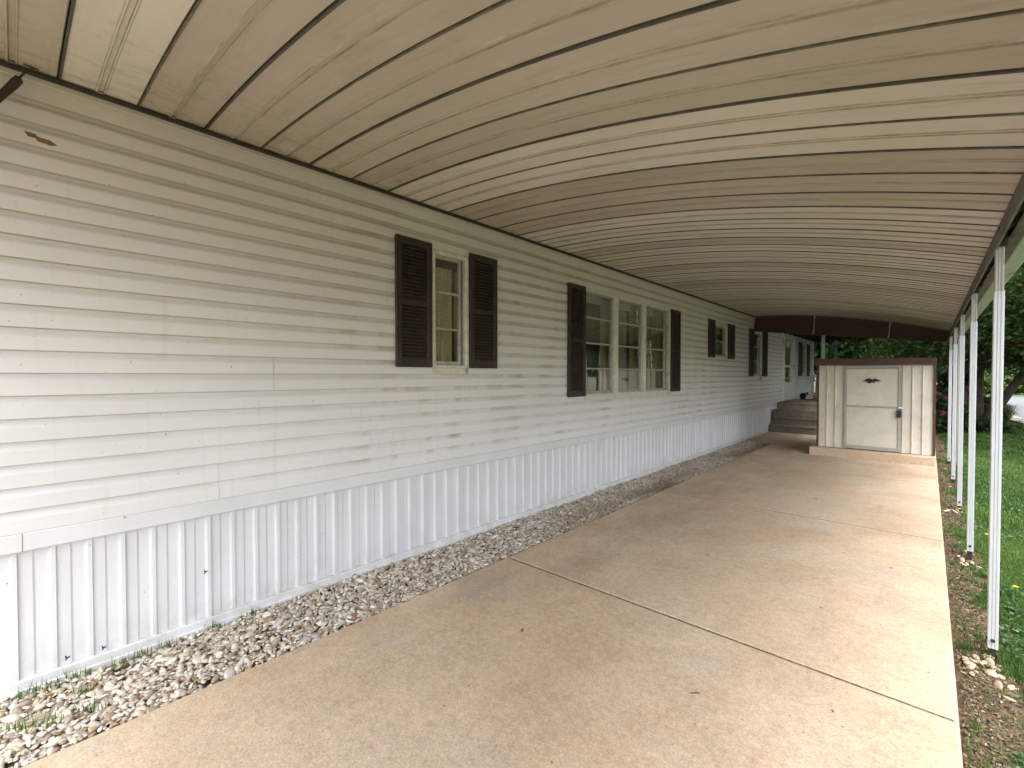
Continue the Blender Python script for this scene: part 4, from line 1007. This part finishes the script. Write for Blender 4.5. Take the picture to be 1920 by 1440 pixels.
bush('shrub', 'low dark green shrub at the foot of the leaning tree trunk', (1.25, 17.3, 0), (.36, .3, .16), 50, 40, .05, 'leaf_dark', 54)
# ornamental grass tuft by the kerb
t = thing('ornamental_grass', 'arching pale green grass tuft beside the kerb corner', 'plant', (1.75, 21.6, 0)); n = 500
th = rng.uniform(0, 6.28, n); ln = rng.uniform(.15, .55, n); h = rng.uniform(.3, .6, n); x0, y0 = 1.75 + rng.normal(0, .07, n), 21.6 + rng.normal(0, .07, n); dx, dy = np.cos(th), np.sin(th); w = .008
V = np.stack([np.stack([x0-dy*w, y0+dx*w, 0*x0], 1), np.stack([x0+dy*w, y0-dx*w, 0*x0], 1), np.stack([x0+dx*ln*.5+dy*w, y0+dy*ln*.5-dx*w, h], 1), np.stack([x0+dx*ln*.5-dy*w, y0+dy*ln*.5+dx*w, h], 1), np.stack([x0+dx*ln*1.1, y0+dy*ln*1.1, h*.65], 1)], 1).reshape(-1, 3)
i = np.arange(n)[:, None] * 5; F = np.concatenate([i + [0, 1, 2], i + [0, 2, 3], i + [3, 2, 4]], 1).reshape(-1, 3)
np_mesh('blades', V, F, M['leaf_bright'], np.repeat(rng.uniform(.3, 1, n), 3), t)
# hedge across the street
for i, (x, y, lab) in enumerate([(3.8, 56, 'rounded bright hedge shrub across the street beside the kerb, left one'), (6.2, 56.5, 'rounded bright hedge shrub across the street, right one')]):
    bush('shrub', lab, (x, y, 0), (1.5, 1.0, .8), 120, 40, .14, 'leaf_bright', 60 + i, group='shrubs across the street')

# neighbouring homes
def neighbour(label, x0, x1, y0, y1, wall, winy):
    t = thing('neighbour_house', label, 'house', ((x0+x1)/2, y0, 0), 'houses beyond the trees')
    m = MB(); m.box(x0, x1, y0, y1, -.05, 2.9)
    zz = .5
    while zz < 2.8: m.box(x0 - .012, x1 + .012, y0 - .012, y1 + .012, zz, zz + .03); zz += .22
    m.build('wall', wall, t)
    m = MB(); ym = (y0 + y1) / 2
    m.add([(x0-.3, y0-.3, 2.9), (x1+.3, y0-.3, 2.9), (x1+.3, y1+.3, 2.9), (x0-.3, y1+.3, 2.9), (x0-.3, ym, 3.9), (x1+.3, ym, 3.9)], [(0, 1, 5, 4), (2, 3, 4, 5), (0, 4, 3), (1, 2, 5), (0, 3, 2, 1)])
    m.build('roof', M['shingle'], t)
    for xx in winy:
        f = MB(); f.cbox(xx - .55, xx + .55, y0 - .05, y0 - .013, 1.1, 2.3); w = f.build('window', M['house_white'], t)
        f = MB(); f.box(xx - .48, xx - .03, y0 - .06, y0 - .051, 1.17, 2.23); f.box(xx + .03, xx + .48, y0 - .06, y0 - .051, 1.17, 2.23); f.build('pane', M['dark_glass'], w)
    f = MB(); xx = (x0 + x1) / 2 + .6; f.cbox(xx - .5, xx + .5, y0 - .06, y0 - .013, .2, 2.3); d_ = f.build('door', M['brown_trim'], t)
    f = MB(); f.tube([(xx + .4, y0 - .06, 1.2), (xx + .4, y0 - .1, 1.2)], .03, 6); f.build('handle', M['chrome'], d_)
neighbour('white house glimpsed through leaves behind the deck railing', -13, -3.0, 38, 44, M['house_white'], (-11, -8.9, -4.4))
neighbour('pale house across the street beyond the kerb', 2, 13, 72, 79, M['house_white'], (4, 6, 11))
neighbour('tan house across the side street to the right of the lawn', 30, 42, 26, 33, M['house_tan'], (33, 38.5))
